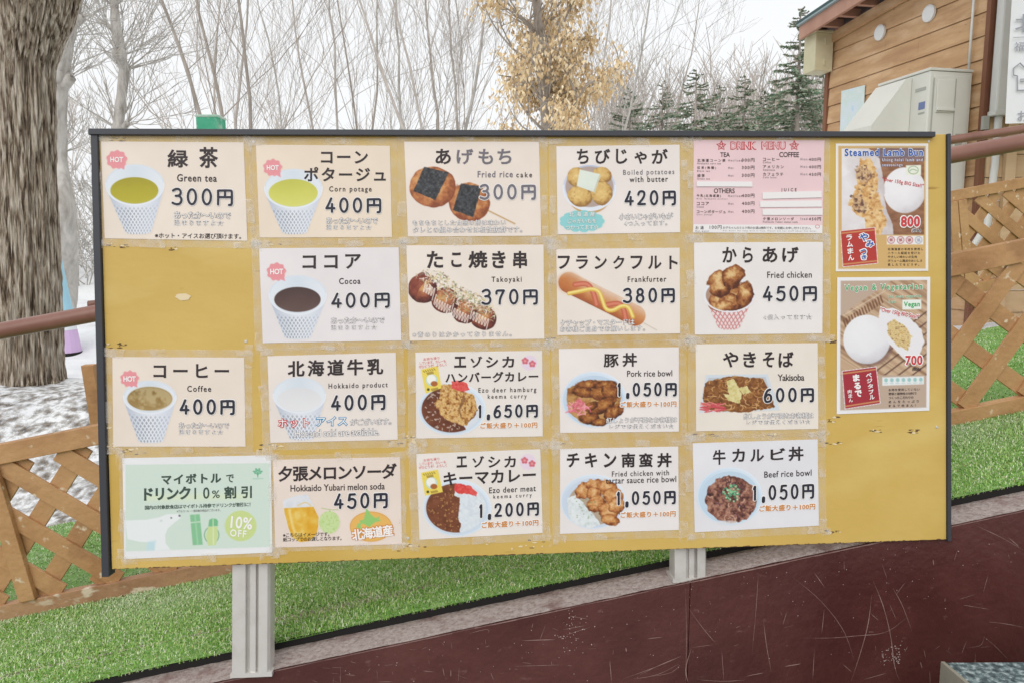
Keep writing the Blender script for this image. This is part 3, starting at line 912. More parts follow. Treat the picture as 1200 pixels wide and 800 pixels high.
def curry_common(c, y):
    t = c.L('side_lettering', M_PINK)
    for s_, a, b, yy in (('お持ち帰り', 100, 160, 72), ('しています。カレーも', 86, 184, 85), ('ぜひどうぞ！よろしく', 82, 188, 98)):
        t.text(s_, a, yy + y, b, yy + y + 11, .004, rot=-.09)

c = Card('menu_card', 'deer hamburg curry card with a browned patty priced 1,650 yen', Z4, [(70, 57), (545, 50), (547, 370), (73, 378)], (229, 222, 215))
for t, x0, x1 in (('エ', 215, 260), ('ゾ', 276, 321), ('シ', 334, 380), ('カ', 394, 440)): c.title(t, x0, 71, x1, 113, .026)
c.title('ハンバーグカレー', 182, 128, 530, 168, .03)
c.cap('Ezo deer hamburg', 306, 187, 523, 210, .012); c.cap('keema curry', 341, 212, 487, 233, .012)
v = Canvas(c, 76, 62, 536, 366)
v.plate(207, 268, 127, 98); dp = v.d_ell(205, 269, 112, 86)
v.fill(dp, (212, 218, 226))
cu = np.maximum(dp, v.d_poly([(80, 150), (170, 180), (250, 200), (305, 270), (290, 300), (250, 330), (262, 352), (180, 380), (80, 330)], 5, 20))
v.fill(cu, v.mixc([(78, 40, 24), (104, 56, 36), (128, 74, 48)], v.noise(24, 6)))
v.fill(np.maximum(cu + 3, (.66 - v.noise(9, 31, 3)) * 60), (196, 178, 166), .8)
ham = [(168, 178), (205, 172), (240, 200), (285, 212), (303, 262), (288, 292), (262, 330), (205, 318), (165, 290), (140, 245), (160, 215)]
dh = v.d_poly(ham, 7, 16); v.fill(dh, v.mixc([(108, 62, 30), (168, 116, 58), (204, 160, 96), (222, 190, 134), (150, 98, 50)], v.noise(8, 14, 4) * 1.5 - .25))
v.fill(v.d_poly([(250, 203), (258, 230), (238, 270), (246, 300), (240, 302), (230, 268), (246, 226)], 3, 9), (116, 74, 42), .7)
dk = v.d_poly([(206, 165), (232, 160), (262, 170), (272, 196), (250, 204), (225, 198), (205, 190)], 4, 9); v.fill(dk, v.mixc([(190, 48, 48), (216, 84, 78), (232, 128, 120)], v.noise(8, 3)))
v.fill(v.d_ell(497, 95, 30, 28), (224, 208, 222)); blossoms(v, [(481, 88), (508, 99)])
packet(c, v, [(91, 120), (154, 106), (168, 190), (108, 210)]); c.pic(v); curry_common(c, 2)
c.price('1,650円', 303, 250, 530, 300, 8.3); c.extra(313, 317, 527, 340)

c = Card('menu_card', 'deer keema curry card with brown curry beside white rice priced 1,200 yen', Z4, [(73, 436), (538, 418), (547, 731), (85, 757)], (229, 223, 217))
for t, x0, x1 in (('エ', 224, 263), ('ゾ', 283, 328), ('シ', 342, 388), ('カ', 402, 446)): c.title(t, x0, 444, x1, 486, .026)
c.title('キーマカレー', 175, 496, 521, 547, .028)
c.cap('Ezo deer meat', 346, 557, 521, 579, .012); c.cap('keema curry', 362, 585, 506, 604, .012)
v = Canvas(c, 78, 432, 540, 750)
v.plate(226, 638, 128, 106); dp = v.d_ell(222, 638, 112, 92); v.fill(dp, v.mixc([(196, 206, 214), (214, 222, 228), (226, 231, 234)], v.noise(9, 6)))
cu = np.maximum(dp, v.d_poly([(80, 500), (225, 540), (215, 590), (236, 600), (232, 680), (240, 700), (232, 760), (80, 760)], 4, 12))
v.fill(cu, v.mixc([(92, 50, 30), (118, 68, 44), (136, 84, 58)], v.noise(18, 6)))
v.fill(np.maximum(cu + 4, (.68 - v.noise(7, 37, 3)) * 60), (186, 140, 84), .8)
dk = v.d_poly([(216, 545), (240, 546), (275, 556), (302, 580), (298, 592), (250, 584), (232, 586), (216, 570)], 4, 9); v.fill(dk, v.mixc([(194, 44, 44), (214, 74, 70), (230, 116, 108)], v.noise(8, 3)))
v.fill(v.d_ell(491, 465, 30, 30), (226, 208, 222)); blossoms(v, [(479, 460), (507, 472)])
packet(c, v, [(91, 506), (154, 494), (173, 578), (106, 592)]); c.pic(v); curry_common(c, 379)
c.price('1,200円', 307, 618, 534, 670, 8.3); c.extra(318, 685, 531, 709)

c = Card('menu_card', 'pork rice bowl card with glazed pork and pink ginger priced 1,050 yen', Z4, [(607, 43), (1057, 37), (1057, 352), (612, 357)], (231, 224, 220))
c.title('豚', 775, 62, 832, 112); c.title('丼', 846, 58, 900, 110); c.cap('Pork rice bowl', 863, 123, 1032, 146, .01)
v = Canvas(c, 612, 126, 868, 342)
v.plate(740, 232, 121, 104, (196, 214, 232)); dm = v.d_poly([(640, 190), (680, 172), (760, 160), (820, 172), (842, 215), (838, 270), (800, 318), (740, 330), (690, 318), (650, 285), (636, 240)], 5, 14)
v.fill(dm, v.mixc([(110, 62, 30), (180, 132, 76), (204, 172, 118)], v.noise(16, 7)))
pk = [(70, 36, 20), (122, 68, 34), (168, 108, 54), (206, 158, 92)]
for a in ((715, 176, 46, 17, -.1), (788, 178, 44, 18, .05), (700, 205, 46, 20, .15), (764, 212, 40, 24, .1), (800, 205, 34, 26, .5), (770, 258, 62, 24, -.55), (812, 280, 42, 24, -.6), (720, 304, 40, 22, .1), (760, 318, 30, 14, 0), (726, 258, 30, 16, -.4)):
    v.lump(*a, pk, int(a[0] + a[1]), 13, .3, .16)
rr = np.random.default_rng(5)
for k in range(46):
    a = rr.uniform(0, 2 * PI); x, y = 680 + 40 * math.cos(a) * rr.uniform(0, 1), 262 + 38 * math.sin(a) * rr.uniform(0, 1); t = rr.uniform(0, PI)
    v.fill(v.d_path([(x - 12 * math.cos(t), y - 12 * math.sin(t)), (x + 4, y - 3), (x + 12 * math.cos(t), y + 12 * math.sin(t))], 4), [(222, 128, 138), (232, 160, 164), (204, 100, 114)][k % 3])
c.pic(v)
c.price('1,050円', 825, 168, 1050, 220, 8.3); c.extra(838, 238, 1048, 261)
c.note('紅しょうが不要なお客様は', 785, 298, 1050, 319); c.note('レジでお伝えください☆', 798, 321, 1040, 342)

c = Card('menu_card', 'fried chicken with tartar sauce bowl card priced 1,050 yen', Z4, [(612, 417), (1055, 408), (1057, 720), (612, 735)], (229, 224, 222))
for t, x0, x1 in (('チ', 637, 684), ('キ', 705, 751), ('ン', 775, 823), ('南', 842, 893), ('蛮', 908, 960), ('丼', 976, 1030)): c.title(t, x0, 432, x1, 486, .032)
c.cap('Fried chicken with', 806, 498, 1020, 518, .01); c.cap('tartar sauce rice bowl', 783, 521, 1047, 544, .01)
v = Canvas(c, 610, 506, 866, 722)
v.plate(737, 614, 123, 102, (204, 216, 231)); v.fill(v.d_ell(740, 622, 98, 80), (176, 160, 140))
dt = v.d_poly([(640, 600), (672, 588), (700, 620), (740, 668), (762, 700), (720, 716), (670, 700), (640, 660)], 6, 16); v.fill(dt, v.mixc([(186, 198, 196), (218, 224, 226), (230, 233, 234)], v.noise(12, 4)))
ck = [(112, 60, 30), (170, 106, 58), (202, 146, 90), (220, 178, 126), (230, 198, 152)]
for a in ((700, 574, 30, 32, .2), (742, 552, 34, 22, 0), (790, 560, 42, 28, .2), (738, 584, 26, 24, .4), (812, 596, 34, 34, 0), (748, 622, 38, 30, -.3), (790, 650, 40, 34, .2), (826, 630, 30, 30, 0), (800, 682, 32, 22, .2)):
    v.lump(*a, ck, int(a[0]), 13, .3, .26)
for k in range(22): v.fill(v.d_ell(690 + rr.uniform(-22, 60), 628 + rr.uniform(-30, 50), 2.4, 1.8), (120, 150, 96), .7)
c.pic(v); c.price('1,050円', 822, 573, 1046, 625, 8.3); c.extra(838, 650, 1045, 673)

c = Card('menu_card', 'beef rice bowl card topped with green scallion priced 1,050 yen', Z6, [(37, 412), (505, 397), (510, 720), (45, 745)], (224, 223, 227))
for t, x0, x1, y0, y1 in (('牛', 112, 160, 436, 492), ('カ', 184, 232, 432, 482), ('ル', 252, 304, 434, 480), ('ビ', 328, 384, 430, 474), ('丼', 396, 452, 424, 478)): c.title(t, x0, y0, x1, y1, .026)
c.cap('Beef rice bowl', 305, 513, 482, 537, .01)
v = Canvas(c, 50, 496, 306, 724, 1.6)
v.plate(176, 610, 122, 108, (196, 216, 232)); db = v.d_poly([(82, 620), (95, 575), (130, 545), (170, 530), (220, 545), (262, 570), (278, 615), (270, 660), (235, 700), (180, 712), (130, 700), (95, 665)], 6, 14)
v.fill(db, v.mixc([(58, 34, 34), (108, 66, 56), (158, 112, 94), (190, 150, 128)], v.noise(11, 8, 4) * 1.5 - .25))
for k in range(70):
    a = rr.uniform(0, 2 * PI); r_ = math.sqrt(rr.uniform(0, 1)); x, y = 180 + 92 * r_ * math.cos(a), 622 + 82 * r_ * math.sin(a); t = rr.uniform(0, 2 * PI)
    v.fill(np.maximum(v.d_path([(x + 10 * math.cos(t + j), y + 10 * math.sin(t + j)) for j in (0, 1, 2)], rr.uniform(2.5, 6)), db), [(120, 72, 60), (168, 120, 98), (72, 42, 44), (204, 166, 142), (94, 60, 72)][k % 5], .8)
dr_ = np.maximum(v.d_ell(180, 708, 40, 8), 0 * v.X); v.fill(v.d_ell(165, 708, 40, 7), (220, 218, 220), .7, soft=3)
for k in range(70):
    a = rr.uniform(0, 2 * PI); r_ = 32 * math.sqrt(rr.uniform(0, 1)); v.fill(v.d_ell(184 + 1.1 * r_ * math.cos(a), 598 + r_ * math.sin(a), rr.uniform(2.5, 5.5), rr.uniform(2, 4)), [(84, 152, 112), (132, 192, 146), (186, 216, 180), (60, 124, 92)][k % 4])
c.pic(v); c.price('1,050円', 260, 565, 492, 622, 8.3); c.extra(286, 640, 496, 664)

# --- chicken in a paper cup, noodles
c = Card('menu_card', 'fried chicken card with nuggets in a red striped cup priced 450 yen', Z5, [(42, 430), (525, 428), (523, 770), (45, 775)], (230, 225, 221))
for t, x0, x1 in (('か', 148, 202), ('ら', 224, 262), ('あ', 298, 354), ('げ', 372, 434)): c.title(t, x0, 447, x1, 506, .026)
c.cap('Fried chicken', 316, 539, 483, 563, .01); c.price('450円', 298, 592, 503, 650)
v = Canvas(c, 74, 510, 276, 764)
body = [(84, 640), (131, 748), (150, 757), (198, 757), (214, 748), (262, 640)]
d = v.d_poly(body); v.fill(d, (226, 216, 214)); w_ = (v.X - 174) / (.55 + .45 * (757 - v.Y) / 117)
st = np.minimum(abs(((w_ + v.Y * .9) % 22) - 11) - 3.2, abs(((w_ - v.Y * .9) % 22) - 11) - 3.2); v.fill(np.maximum(d + 1, st), (196, 104, 104), .8)
v.fill(v.d_ell(174, 625, 96, 66), (224, 226, 232)); v.fill(v.d_ell(174, 628, 88, 58), (170, 140, 120))
kp = [(84, 42, 24), (126, 70, 36), (168, 110, 62), (208, 168, 112), (222, 192, 142)]
for a in ((205, 640, 46, 40, .3), (140, 640, 44, 44, 0), (180, 655, 50, 32, 0), (138, 590, 44, 52, -.1), (190, 556, 40, 44, .4), (235, 620, 32, 48, .2), (150, 668, 52, 20, 0)): v.lump(*a, kp, int(a[0] * 1.7), 22, .34, .26)
v.fill(np.where(v.Y > 628, abs(v.d_ell(174, 626, 94, 64)) - 3, 99), (228, 226, 230)); c.pic(v)
c.note('4個入ってます☆', 303, 697, 485, 719)

c = Card('menu_card', 'yakisoba card with fried noodles in a white tray priced 600 yen', Z6, [(48, 42), (505, 38), (508, 358), (50, 367)], (230, 221, 210))
for t, x0, x1 in (('や', 150, 208), ('き', 226, 274), ('そ', 300, 342), ('ば', 358, 415)): c.title(t, x0, 70, x1, 128, .026)
c.cap('Yakisoba', 355, 153, 455, 178, .012)
v = Canvas(c, 54, 148, 370, 306, 1.5)
tr = v.d_poly([(86, 156), (318, 153), (364, 288), (60, 298)]); v.fill(tr, (206, 214, 222)); v.fill(v.d_poly([(96, 166), (310, 163), (346, 280), (74, 288)]), (188, 194, 200))
nd = v.d_poly([(84, 185), (120, 172), (185, 160), (260, 166), (300, 168), (330, 232), (345, 276), (240, 296), (140, 292), (80, 285), (76, 240)], 5, 14)
v.fill(nd, v.mixc([(82, 46, 24), (130, 82, 42), (166, 116, 66)], v.noise(14, 7)))
for k in range(150):
    x, y, t = rr.uniform(80, 335), rr.uniform(172, 288), rr.uniform(0, 2 * PI); r_ = rr.uniform(8, 20); s_ = rr.choice([-1, 1])
    v.fill(np.maximum(v.d_path([(x + r_ * math.cos(t + s_ * j * .7), y + r_ * .7 * math.sin(t + s_ * j * .7)) for j in range(4)], 3), nd), [(176, 124, 70), (200, 150, 92), (144, 92, 48), (104, 62, 32), (214, 172, 118)][k % 5], .9)
for q_ in ([(165, 180), (190, 168), (205, 196), (222, 230), (214, 262), (180, 248), (168, 215)], [(150, 225), (200, 235), (212, 262), (170, 252)], [(208, 205), (240, 196), (256, 222), (226, 228)]):
    v.fill(v.d_poly(q_, 4, 9), v.mixc([(176, 160, 92), (214, 202, 142), (226, 220, 176)], v.noise(9, 5)))
for k in range(34):
    x, y, t = rr.uniform(74, 150), rr.uniform(262, 294), rr.uniform(-.5, .8); v.fill(np.maximum(v.d_path([(x - 13, y - 5 * t), (x, y), (x + 13, y + 9 * t)], 4.2), tr), [(206, 92, 96), (222, 128, 124), (190, 70, 82)][k % 3])
c.pic(v); c.price('600円', 300, 203, 492, 258)
c.note('紅しょうが不要なお客様は', 228, 298, 490, 320); c.note('レジでお伝えください☆', 240, 321, 480, 341)

# --- the pink drink list
c = Card('drink_menu_card', 'pink drink menu sheet with white strips over some prices', Z5, [(41, 46), (531, 48), (523, 396), (38, 393)], (230, 200, 202), film=7, cat='drink menu')
t = c.L('title_outline', M_RED); t.text('DRINK', 178, 53, 276, 83, .05); t.text('MENU', 294, 53, 385, 83, .05)
t2 = c.L('title_lettering', mat('pale_pink_ink', (236, 196, 198), .5), .0021); t2.text('DRINK', 181, 56, 273, 80, .004); t2.text('MENU', 297, 56, 382, 80, .004)
for sx_ in (144, 417):
    star = [(sx_ + (18 if k % 2 == 0 else 8.5) * math.sin(k * PI / 5), 68 - (18 if k % 2 == 0 else 8.5) * math.cos(k * PI / 5)) for k in range(10)]
    le_ = c.L('star_mark', M_RED, .0018 + sx_ * 1e-7); le_.stroke(star, 3.6, 0, True); le_.stroke(circ(sx_, 68, 5.5, 5.5, 14), 2.4, 0)
h = c.L('heading_lettering', M_INK)
h.text('TEA', 140, 93, 176, 110, .012); h.text('COFFEE', 361, 92, 435, 111, .012); h.text('OTHERS', 116, 228, 194, 246, .012); h.text('JUICE', 368, 227, 426, 243, .012)
it, pr, sm = c.L('item_lettering', M_INK), c.L('price_lettering', M_INK), c.L('small_lettering', M_FADE)
for n_, e_, hx, p_, x0, x1, y in (('北海道コーン茶', 'Hokkaido corn tea', 'Hot/Iced', '300円', 54, 160, 117), ('紅茶(無糖)', 'Black tea', 'Hot', '300円', 54, 124, 145), ('緑茶', 'Green tea', 'Hot', '300円', 54, 82, 174),
        ('牛乳(北海道産)', 'Milk  Hokkaido product', 'Hot/Iced', '400円', 52, 142, 250), ('ココア', 'Cocoa', 'Hot', '400円', 52, 98, 279), ('コーンポタージュ', 'Corn potage', 'Hot', '400円', 52, 160, 309)):
    it.text(n_, x0, y, x1, y + 12, .01); sm.text(e_, x0, y + 14, x0 + len(e_) * 5.2, y + 21, .01)
    sm.text(hx, 170, y + 2, 170 + len(hx) * 6.4, y + 10, .01); pr.text(p_, 221, y - 2, 268, y + 12, .012)
for n_, e_, hx, p_, x1, y in (('コーヒー', 'Coffee', 'Hot', '400円', 362, 113), ('アメリカン', 'Americano', 'Hot', '400円', 378, 141), ('カフェラテ', 'Cafe latte', 'Hot', '450円', 376, 169), ('夕張メロンソーダ', 'Hokkaido Yubari melon soda', 'Iced', '450円', 416, 336)):
    it.text(n_, 300, y, x1, y + 12, .01); sm.text(e_, 300, y + 14, 300 + len(e_) * 5, y + 21, .01)
    sm.text(hx, 441, y + 1, 466, y + 10, .01); pr.text(p_, 472, y, 517, y + 13, .012)
w = c.L('white_band', M_EDGE, .0016); w.poly([(38, 393), (523, 396), (523, 366), (40, 362)][::-1])
it.text('お湯', 47, 369, 78, 382, .01); pr.text('100円', 100, 366, 145, 381, .012); sm.text('Hot water', 47, 384, 98, 391, .01)
it.text('お子ちゃんのミルク用のお湯は無料です。お気軽にお申し付けください。', 150, 371, 480, 381, .004); sm.text('Hot water for baby milk is free. Please ask our staff about hot water', 150, 384, 500, 391, .006)
c.L('small_mark', M_RED).stroke(circ(504, 371, 8, 6, 16), 1.6, 0)
for q_ in ([(51, 202), (259, 203), (260, 222), (51, 221)], [(298, 243), (519, 238), (519, 262), (298, 268)], [(288, 276), (519, 273), (520, 297), (289, 299)], [(297, 306), (522, 303), (522, 328), (298, 328)]):
    mb = MB(); uq = p2uv(c.px(q_)); lo = [np.array([*p, .0020]) - c.org for p in uq[::-1]]; hi = [np.array([*p, .0032]) - c.org for p in uq[::-1]]
    mb.hexa(lo, hi); obj('cover_strip', mb, M_EDGE, c.root)

# --- the two bun posters
ZT, ZU = (975, 160, 4.85), (975, 320, 4.706)
def bun_text(c, x0, x1, y0, seed, n=5, dy=24):
    t = c.L('small_lettering', M_INK)
    lines = ['北海道産の羊肉を使用し', 'ハラール認証を受けた', 'やさしい味わいの生地', 'ボリューム満点のおいしさ', '蒸したてをどうぞ。'] if seed == 0 else ['お肉を使用していない', '野菜と植物性の材料で', 'つくったこだわりの', 'あんをたっぷり', 'まるで肉まん！']
    for k in range(n): t.text(lines[k], x0, y0 + k * dy, x1 - (k * 17 + seed * 9) % 46, y0 + k * dy + 15, .012)

def bun_label(c, q, col):
    v = Canvas(c, min(p[0] for p in q) - 4, min(p[1] for p in q) - 4, max(p[0] for p in q) + 4, max(p[1] for p in q) + 4, 2.6)
    d = v.d_poly(q); v.fill(d, col)
    (ax, ay), (bx, by) = q[0], q[1]; (dx, dy), (cx, cy) = q[3], q[2]
    for t0 in (.06, .94):
        a = (ax + (dx - ax) * t0, ay + (dy - ay) * t0); b = (bx + (cx - bx) * t0, by + (cy - by) * t0)
        v.fill(np.maximum(v.d_path([a, b], 8, 0), d), (206, 150, 96), .9)
    c.pic(v, 'label_picture', .0016)

c = Card('bun_poster', 'steamed lamb bun poster with torn bun and red label priced 800', ZT, [(20, 42), (545, 42), (545, 765), (20, 768)], (232, 228, 222), film=0, cat='poster', group='bun posters on the yellow board')
v = Canvas(c, 22, 44, 543, 764, 3.0)
di = v.d_poly([(34, 56), (530, 56), (530, 752), (34, 754)]); v.fill(di, (206, 170, 110)); dp = v.d_poly([(52, 70), (522, 68), (522, 560), (52, 560)])
v.fill(dp, v.mixc([(112, 74, 54), (146, 102, 74), (166, 124, 96)], vnoise(v.X * .25, v.Y, 12, 3)))
v.fill(np.maximum(dp, v.d_poly([(250, 70), (530, 70), (530, 130), (250, 130)])), (96, 110, 160), .5, soft=16)
v.fill(np.maximum(dp, v.d_ell(410, 308, 120, 130)), v.mixc([(176, 166, 168), (206, 200, 202), (226, 224, 226), (234, 232, 233)], 1.05 - ((v.X - 380) / 150) ** 2 * .5 - ((v.Y - 270) / 150) ** 2 * .55 + .4 * (v.noise(60, 2) - .5)))
b1 = v.d_poly([(40, 60), (200, 60), (270, 130), (290, 260), (300, 400), (345, 500), (350, 570), (40, 570)], 10, 50); v.fill(np.maximum(dp, b1), v.mixc([(186, 176, 176), (214, 208, 208), (230, 227, 227)], .75 - (v.X - 60) / 600 + .9 * (v.noise(70, 6) - .5)))
cr = v.d_poly([(150, 128), (225, 135), (258, 215), (252, 300), (285, 400), (300, 470), (280, 560), (205, 560), (185, 480), (95, 400), (110, 330), (140, 260)], 26, 34)
v.fill(np.maximum(dp, cr), v.mixc([(156, 104, 58), (202, 152, 92), (224, 188, 132), (232, 206, 160)], v.noise(16, 5) * 1.3 - .1))
for q_ in ([(140, 170), (200, 160), (225, 215), (205, 275), (150, 270), (132, 220)], [(110, 345), (170, 330), (205, 380), (170, 440), (110, 405)]):
    v.fill(v.d_poly(q_, 30, 26, int(q_[0][1])), v.mixc([(70, 48, 44), (112, 80, 66), (186, 150, 116), (214, 184, 140), (104, 70, 58)], v.noise(17, 3) * 1.5 - .25), .9)
for k in range(60):
    x, y = 195 + rr.normal(0, 42), 330 + rr.normal(0, 110); v.fill(np.maximum(v.d_ell(x, y, rr.uniform(3, 9), rr.uniform(2, 6)), cr), [(112, 78, 62), (232, 208, 168), (178, 128, 78)][k % 3], .7, soft=3)
v.fill(v.d_poly([(418, 166), (504, 164), (504, 222), (418, 222)]), (228, 230, 214)); v.fill(abs(v.d_ell(460, 193, 28, 22)) - 1.5, (120, 150, 110)); v.fill(v.d_path([(440, 198), (455, 186), (480, 196)], 3), (120, 150, 110))
v.fill(v.d_poly([(310, 566), (517, 566), (517, 615), (310, 615)]), (232, 228, 226))
for x_ in (334, 388, 438, 490): v.fill(abs(v.d_ell(x_, 590, 19, 19)) - 2, (176, 92, 92) if x_ < 480 else (150, 160, 176)); v.fill(v.d_poly([(x_ - 9, 582), (x_ + 8, 580), (x_ + 10, 598), (x_ - 8, 600)], 4, 6), (160, 80, 80) if x_ < 480 else (150, 160, 176), .8)
c.pic(v, 'poster_picture'); bun_label(c, [(48, 540), (240, 520), (256, 720), (62, 740)], (178, 58, 50))
c.L('title_outline', M_WHITE, .0018).text('Steamed Lamb Bun', 66, 68, 517, 117, .07); c.L('title_lettering', M_BLUE, .0021).text('Steamed Lamb Bun', 69, 71, 514, 114, .03)
for s_, x0, y0, x1, y1 in (('Using halal lamb and', 282, 126, 512, 150), ('seasonings', 282, 156, 398, 178)):
    c.L('subtitle_outline', M_BLUE, .0018).text(s_, x0, y0, x1, y1, .05); c.L('subtitle_lettering', M_WHITE, .0021).text(s_, x0 + 1, y0 + 1, x1 - 1, y1 - 1, .006)
c.L('slogan_lettering', M_RED).text('"Over 150g BIG Size!!"', 280, 252, 520, 280, .02, rot=.17)
c.L('price_outline', M_WHITE, .0018).text('800', 382, 448, 502, 522, .1); c.L('price_lettering', M_RED, .0021).text('800', 388, 454, 497, 516, .045)
c.L('price_outline', M_WHITE, .0018).text('(税込)', 448, 524, 504, 548, .06); c.L('tax_lettering', M_INKB, .0021).text('(税込)', 450, 526, 502, 546, .02)
for k, ch in enumerate('ラムまん'): c.L('label_lettering', M_WHITE, .0021).text(ch, 78 + k * 3.5, 560 + k * 38, 112 + k * 3.5, 592 + k * 38, .03, rot=-.09)
for k, (ch, x_, y_, s_) in enumerate((('や', 150, 548, 56), ('み', 188, 588, 50), ('つ', 156, 640, 40), ('き', 162, 672, 34))):
    c.L('label_outline', M_WHITE, .0018).text(ch, x_ - 3, y_ - 3, x_ + s_ + 3, y_ + s_ * .9 + 3, .1, rot=-.09); c.L('label_lettering', M_BLUE, .0023).text(ch, x_ + 3, y_ + 3, x_ + s_ - 3, y_ + s_ * .9 - 3, .03, rot=-.09)
bun_text(c, 315, 515, 634, 0, 5, 22)

c = Card('bun_poster', 'vegan and vegetarian bun poster with halved white buns priced 700', ZU, [(28, 25), (540, 22), (535, 755), (25, 775)], (232, 231, 232), film=0, cat='poster', group='bun posters on the yellow board')
v = Canvas(c, 26, 22, 540, 774, 3.0)
di = v.d_poly([(46, 44), (522, 40), (518, 738), (44, 754)]); v.fill(di, (186, 164, 146)); dp = np.maximum(di, v.d_poly([(44, 40), (524, 40), (520, 560), (44, 560)]))
w_ = v.X * .55 - v.Y * .83
v.fill(np.maximum(dp, -v.d_poly([(40, 40), (330, 40), (40, 240)])), v.mixc([(128, 96, 74), (172, 140, 110), (204, 176, 146), (150, 118, 92)], vnoise(w_ * 1.0, w_ * 0 + v.X * .02, 22, 5, 2) * 1.3 - .15))
st = abs(((v.X * .6 + v.Y * .8) % 46) - 23) - 4; v.fill(np.maximum(np.maximum(dp, st), v.d_poly([(250, 440), (520, 200), (520, 560), (200, 560)])), (84, 58, 48), .8)
for k in range(15):
    x_, y_ = 62 + k * 14.5, 262 - k * 9.5; v.fill(v.d_path([(x_, y_), (x_ + 12, y_ + 34)], 9, 0), (112, 74, 52), .85)
v.fill(v.d_path([(60, 235), (290, 100)], 5, 0), (214, 196, 176), .8)
v.fill(np.maximum(dp, v.d_ell(205, 390, 130, 122)), (120, 92, 84), .7, soft=9)
v.fill(v.d_ell(190, 365, 130, 134), v.mixc([(170, 166, 174), (206, 204, 208), (226, 225, 228), (233, 232, 233)], 1.05 - ((v.X - 165) / 150) ** 2 * .5 - ((v.Y - 320) / 155) ** 2 * .6 + .3 * (v.noise(60, 2) - .5)))
hb = v.d_poly([(262, 200), (330, 192), (420, 240), (490, 310), (505, 380), (480, 450), (420, 500), (360, 440), (300, 370), (250, 280)], 6, 30); v.fill(np.maximum(dp, hb), (228, 226, 228))
fl = v.d_poly([(300, 280), (340, 255), (400, 290), (438, 350), (415, 425), (360, 400), (310, 345)], 8, 16); v.fill(fl, v.mixc([(112, 84, 52), (190, 160, 108), (222, 200, 150), (206, 176, 112), (150, 116, 70)], v.noise(11, 4) * 1.5 - .25))
v.fill(v.d_poly([(386, 148), (490, 146), (490, 200), (386, 202)]), (228, 234, 226)); v.fill(v.d_poly([(275, 572), (505, 566), (505, 610), (276, 618)]), (226, 229, 228))
for k in range(7): v.fill(v.d_ell(296 + k * 32, 588 - k * .6, 10, 11), (136, 188, 184), .8); v.fill(v.d_path([(287 + k * 32, 607 - k * .6), (304 + k * 32, 606 - k * .6)], 3, 0), (160, 190, 188), .8)
c.pic(v, 'poster_picture'); bun_label(c, [(56, 540), (240, 516), (262, 714), (72, 744)], (160, 46, 58))
c.L('title_outline', M_WHITE, .0018).text('Vegan & Vegetarian', 64, 58, 499, 107, .06); c.L('title_lettering', M_GREEN, .0021).text('Vegan & Vegetarian', 67, 61, 496, 104, .022)
for s_, x0, y0, x1, y1 in (('No meat, vegetable', 310, 120, 490, 142), ('bun', 310, 148, 350, 168)):
    c.L('title_outline', M_WHITE, .0018).text(s_, x0, y0, x1, y1, .05); c.L('title_lettering', M_GREEN, .0021).text(s_, x0 + 1, y0 + 1, x1 - 1, y1 - 1, .006)
c.L('badge_lettering', M_GREEN).text('Vegan', 394, 158, 482, 194, .03)
c.L('slogan_outline', M_WHITE, .0018).text('"Over 150g BIG Size!!"', 258, 206, 482, 244, .07, rot=.2); c.L('slogan_lettering', M_RED, .0021).text('"Over 150g BIG Size!!"', 260, 210, 480, 240, .014, rot=.2)
c.L('price_outline', M_WHITE, .0018).text('700', 396, 446, 502, 512, .1); c.L('price_lettering', M_RED, .0021).text('700', 402, 452, 496, 506, .035)
c.L('tax_lettering', M_INKB, .0021).text('(税込)', 440, 516, 486, 538, .02)
for k, (ch, x_, y_) in enumerate((('ま', 112, 556), ('る', 118, 600), ('で', 124, 642))): c.L('label_lettering', M_WHITE, .0021).text(ch, x_, y_, x_ + 38, y_ + 38, .05, rot=-.09)
for k, ch in enumerate('肉まん'): c.L('label_lettering', M_WHITE, .0021).text(ch, 84 + k * 3, 640 + k * 24, 106 + k * 3, 661 + k * 24, .02, rot=-.09)
for k, ch in enumerate('ベジタブル'): c.L('label_lettering', M_WHITE, .0021).text(ch, 184 + k * 5, 548 + k * 30, 216 + k * 4, 574 + k * 30, .03, rot=-.09)
bun_text(c, 310, 490, 632, 1, 5, 22)
for c in CARDS: c.finish()
# ---------------------------------------------------------------- the yellow board on its two posts
def uvz(P, z):
    u = p2uv(P); return np.c_[u, np.full(len(u), z)]

M_BOARD = nmat('yellow_paint', [(198, 166, 84), (203, 171, 91), (208, 177, 98)], 3.2, 7, (1, 1.6, 1), rough=.48, bump=.03, bump_scale=40, spec=.4, rough_var=.12)
overlay(M_BOARD, (192, 155, 64), 1.7, .5, .72)
overlay(M_BOARD, (214, 190, 118), 2.6, .56, .8, (1, 2.2, 1))
overlay(M_BOARD, (160, 122, 52), 24, .70, .80, (.35, 2.5, 1), 3)
M_ALU = nmat('weathered_aluminium', [(192, 188, 182), (212, 209, 204), (218, 216, 212)], 9, 5, (1, 1, .3), rough=.42, spec=.5)
M_ALU.node_tree.nodes['Principled BSDF'].inputs['Metallic'].default_value = .35
M_FRAME = mat('dark_frame', (58, 60, 66), .45)
M_SCUFF = mat('bare_wood_scuff', (92, 68, 48), .8)
M_SCUFFL = mat('pale_scuff', (224, 206, 168), .7)

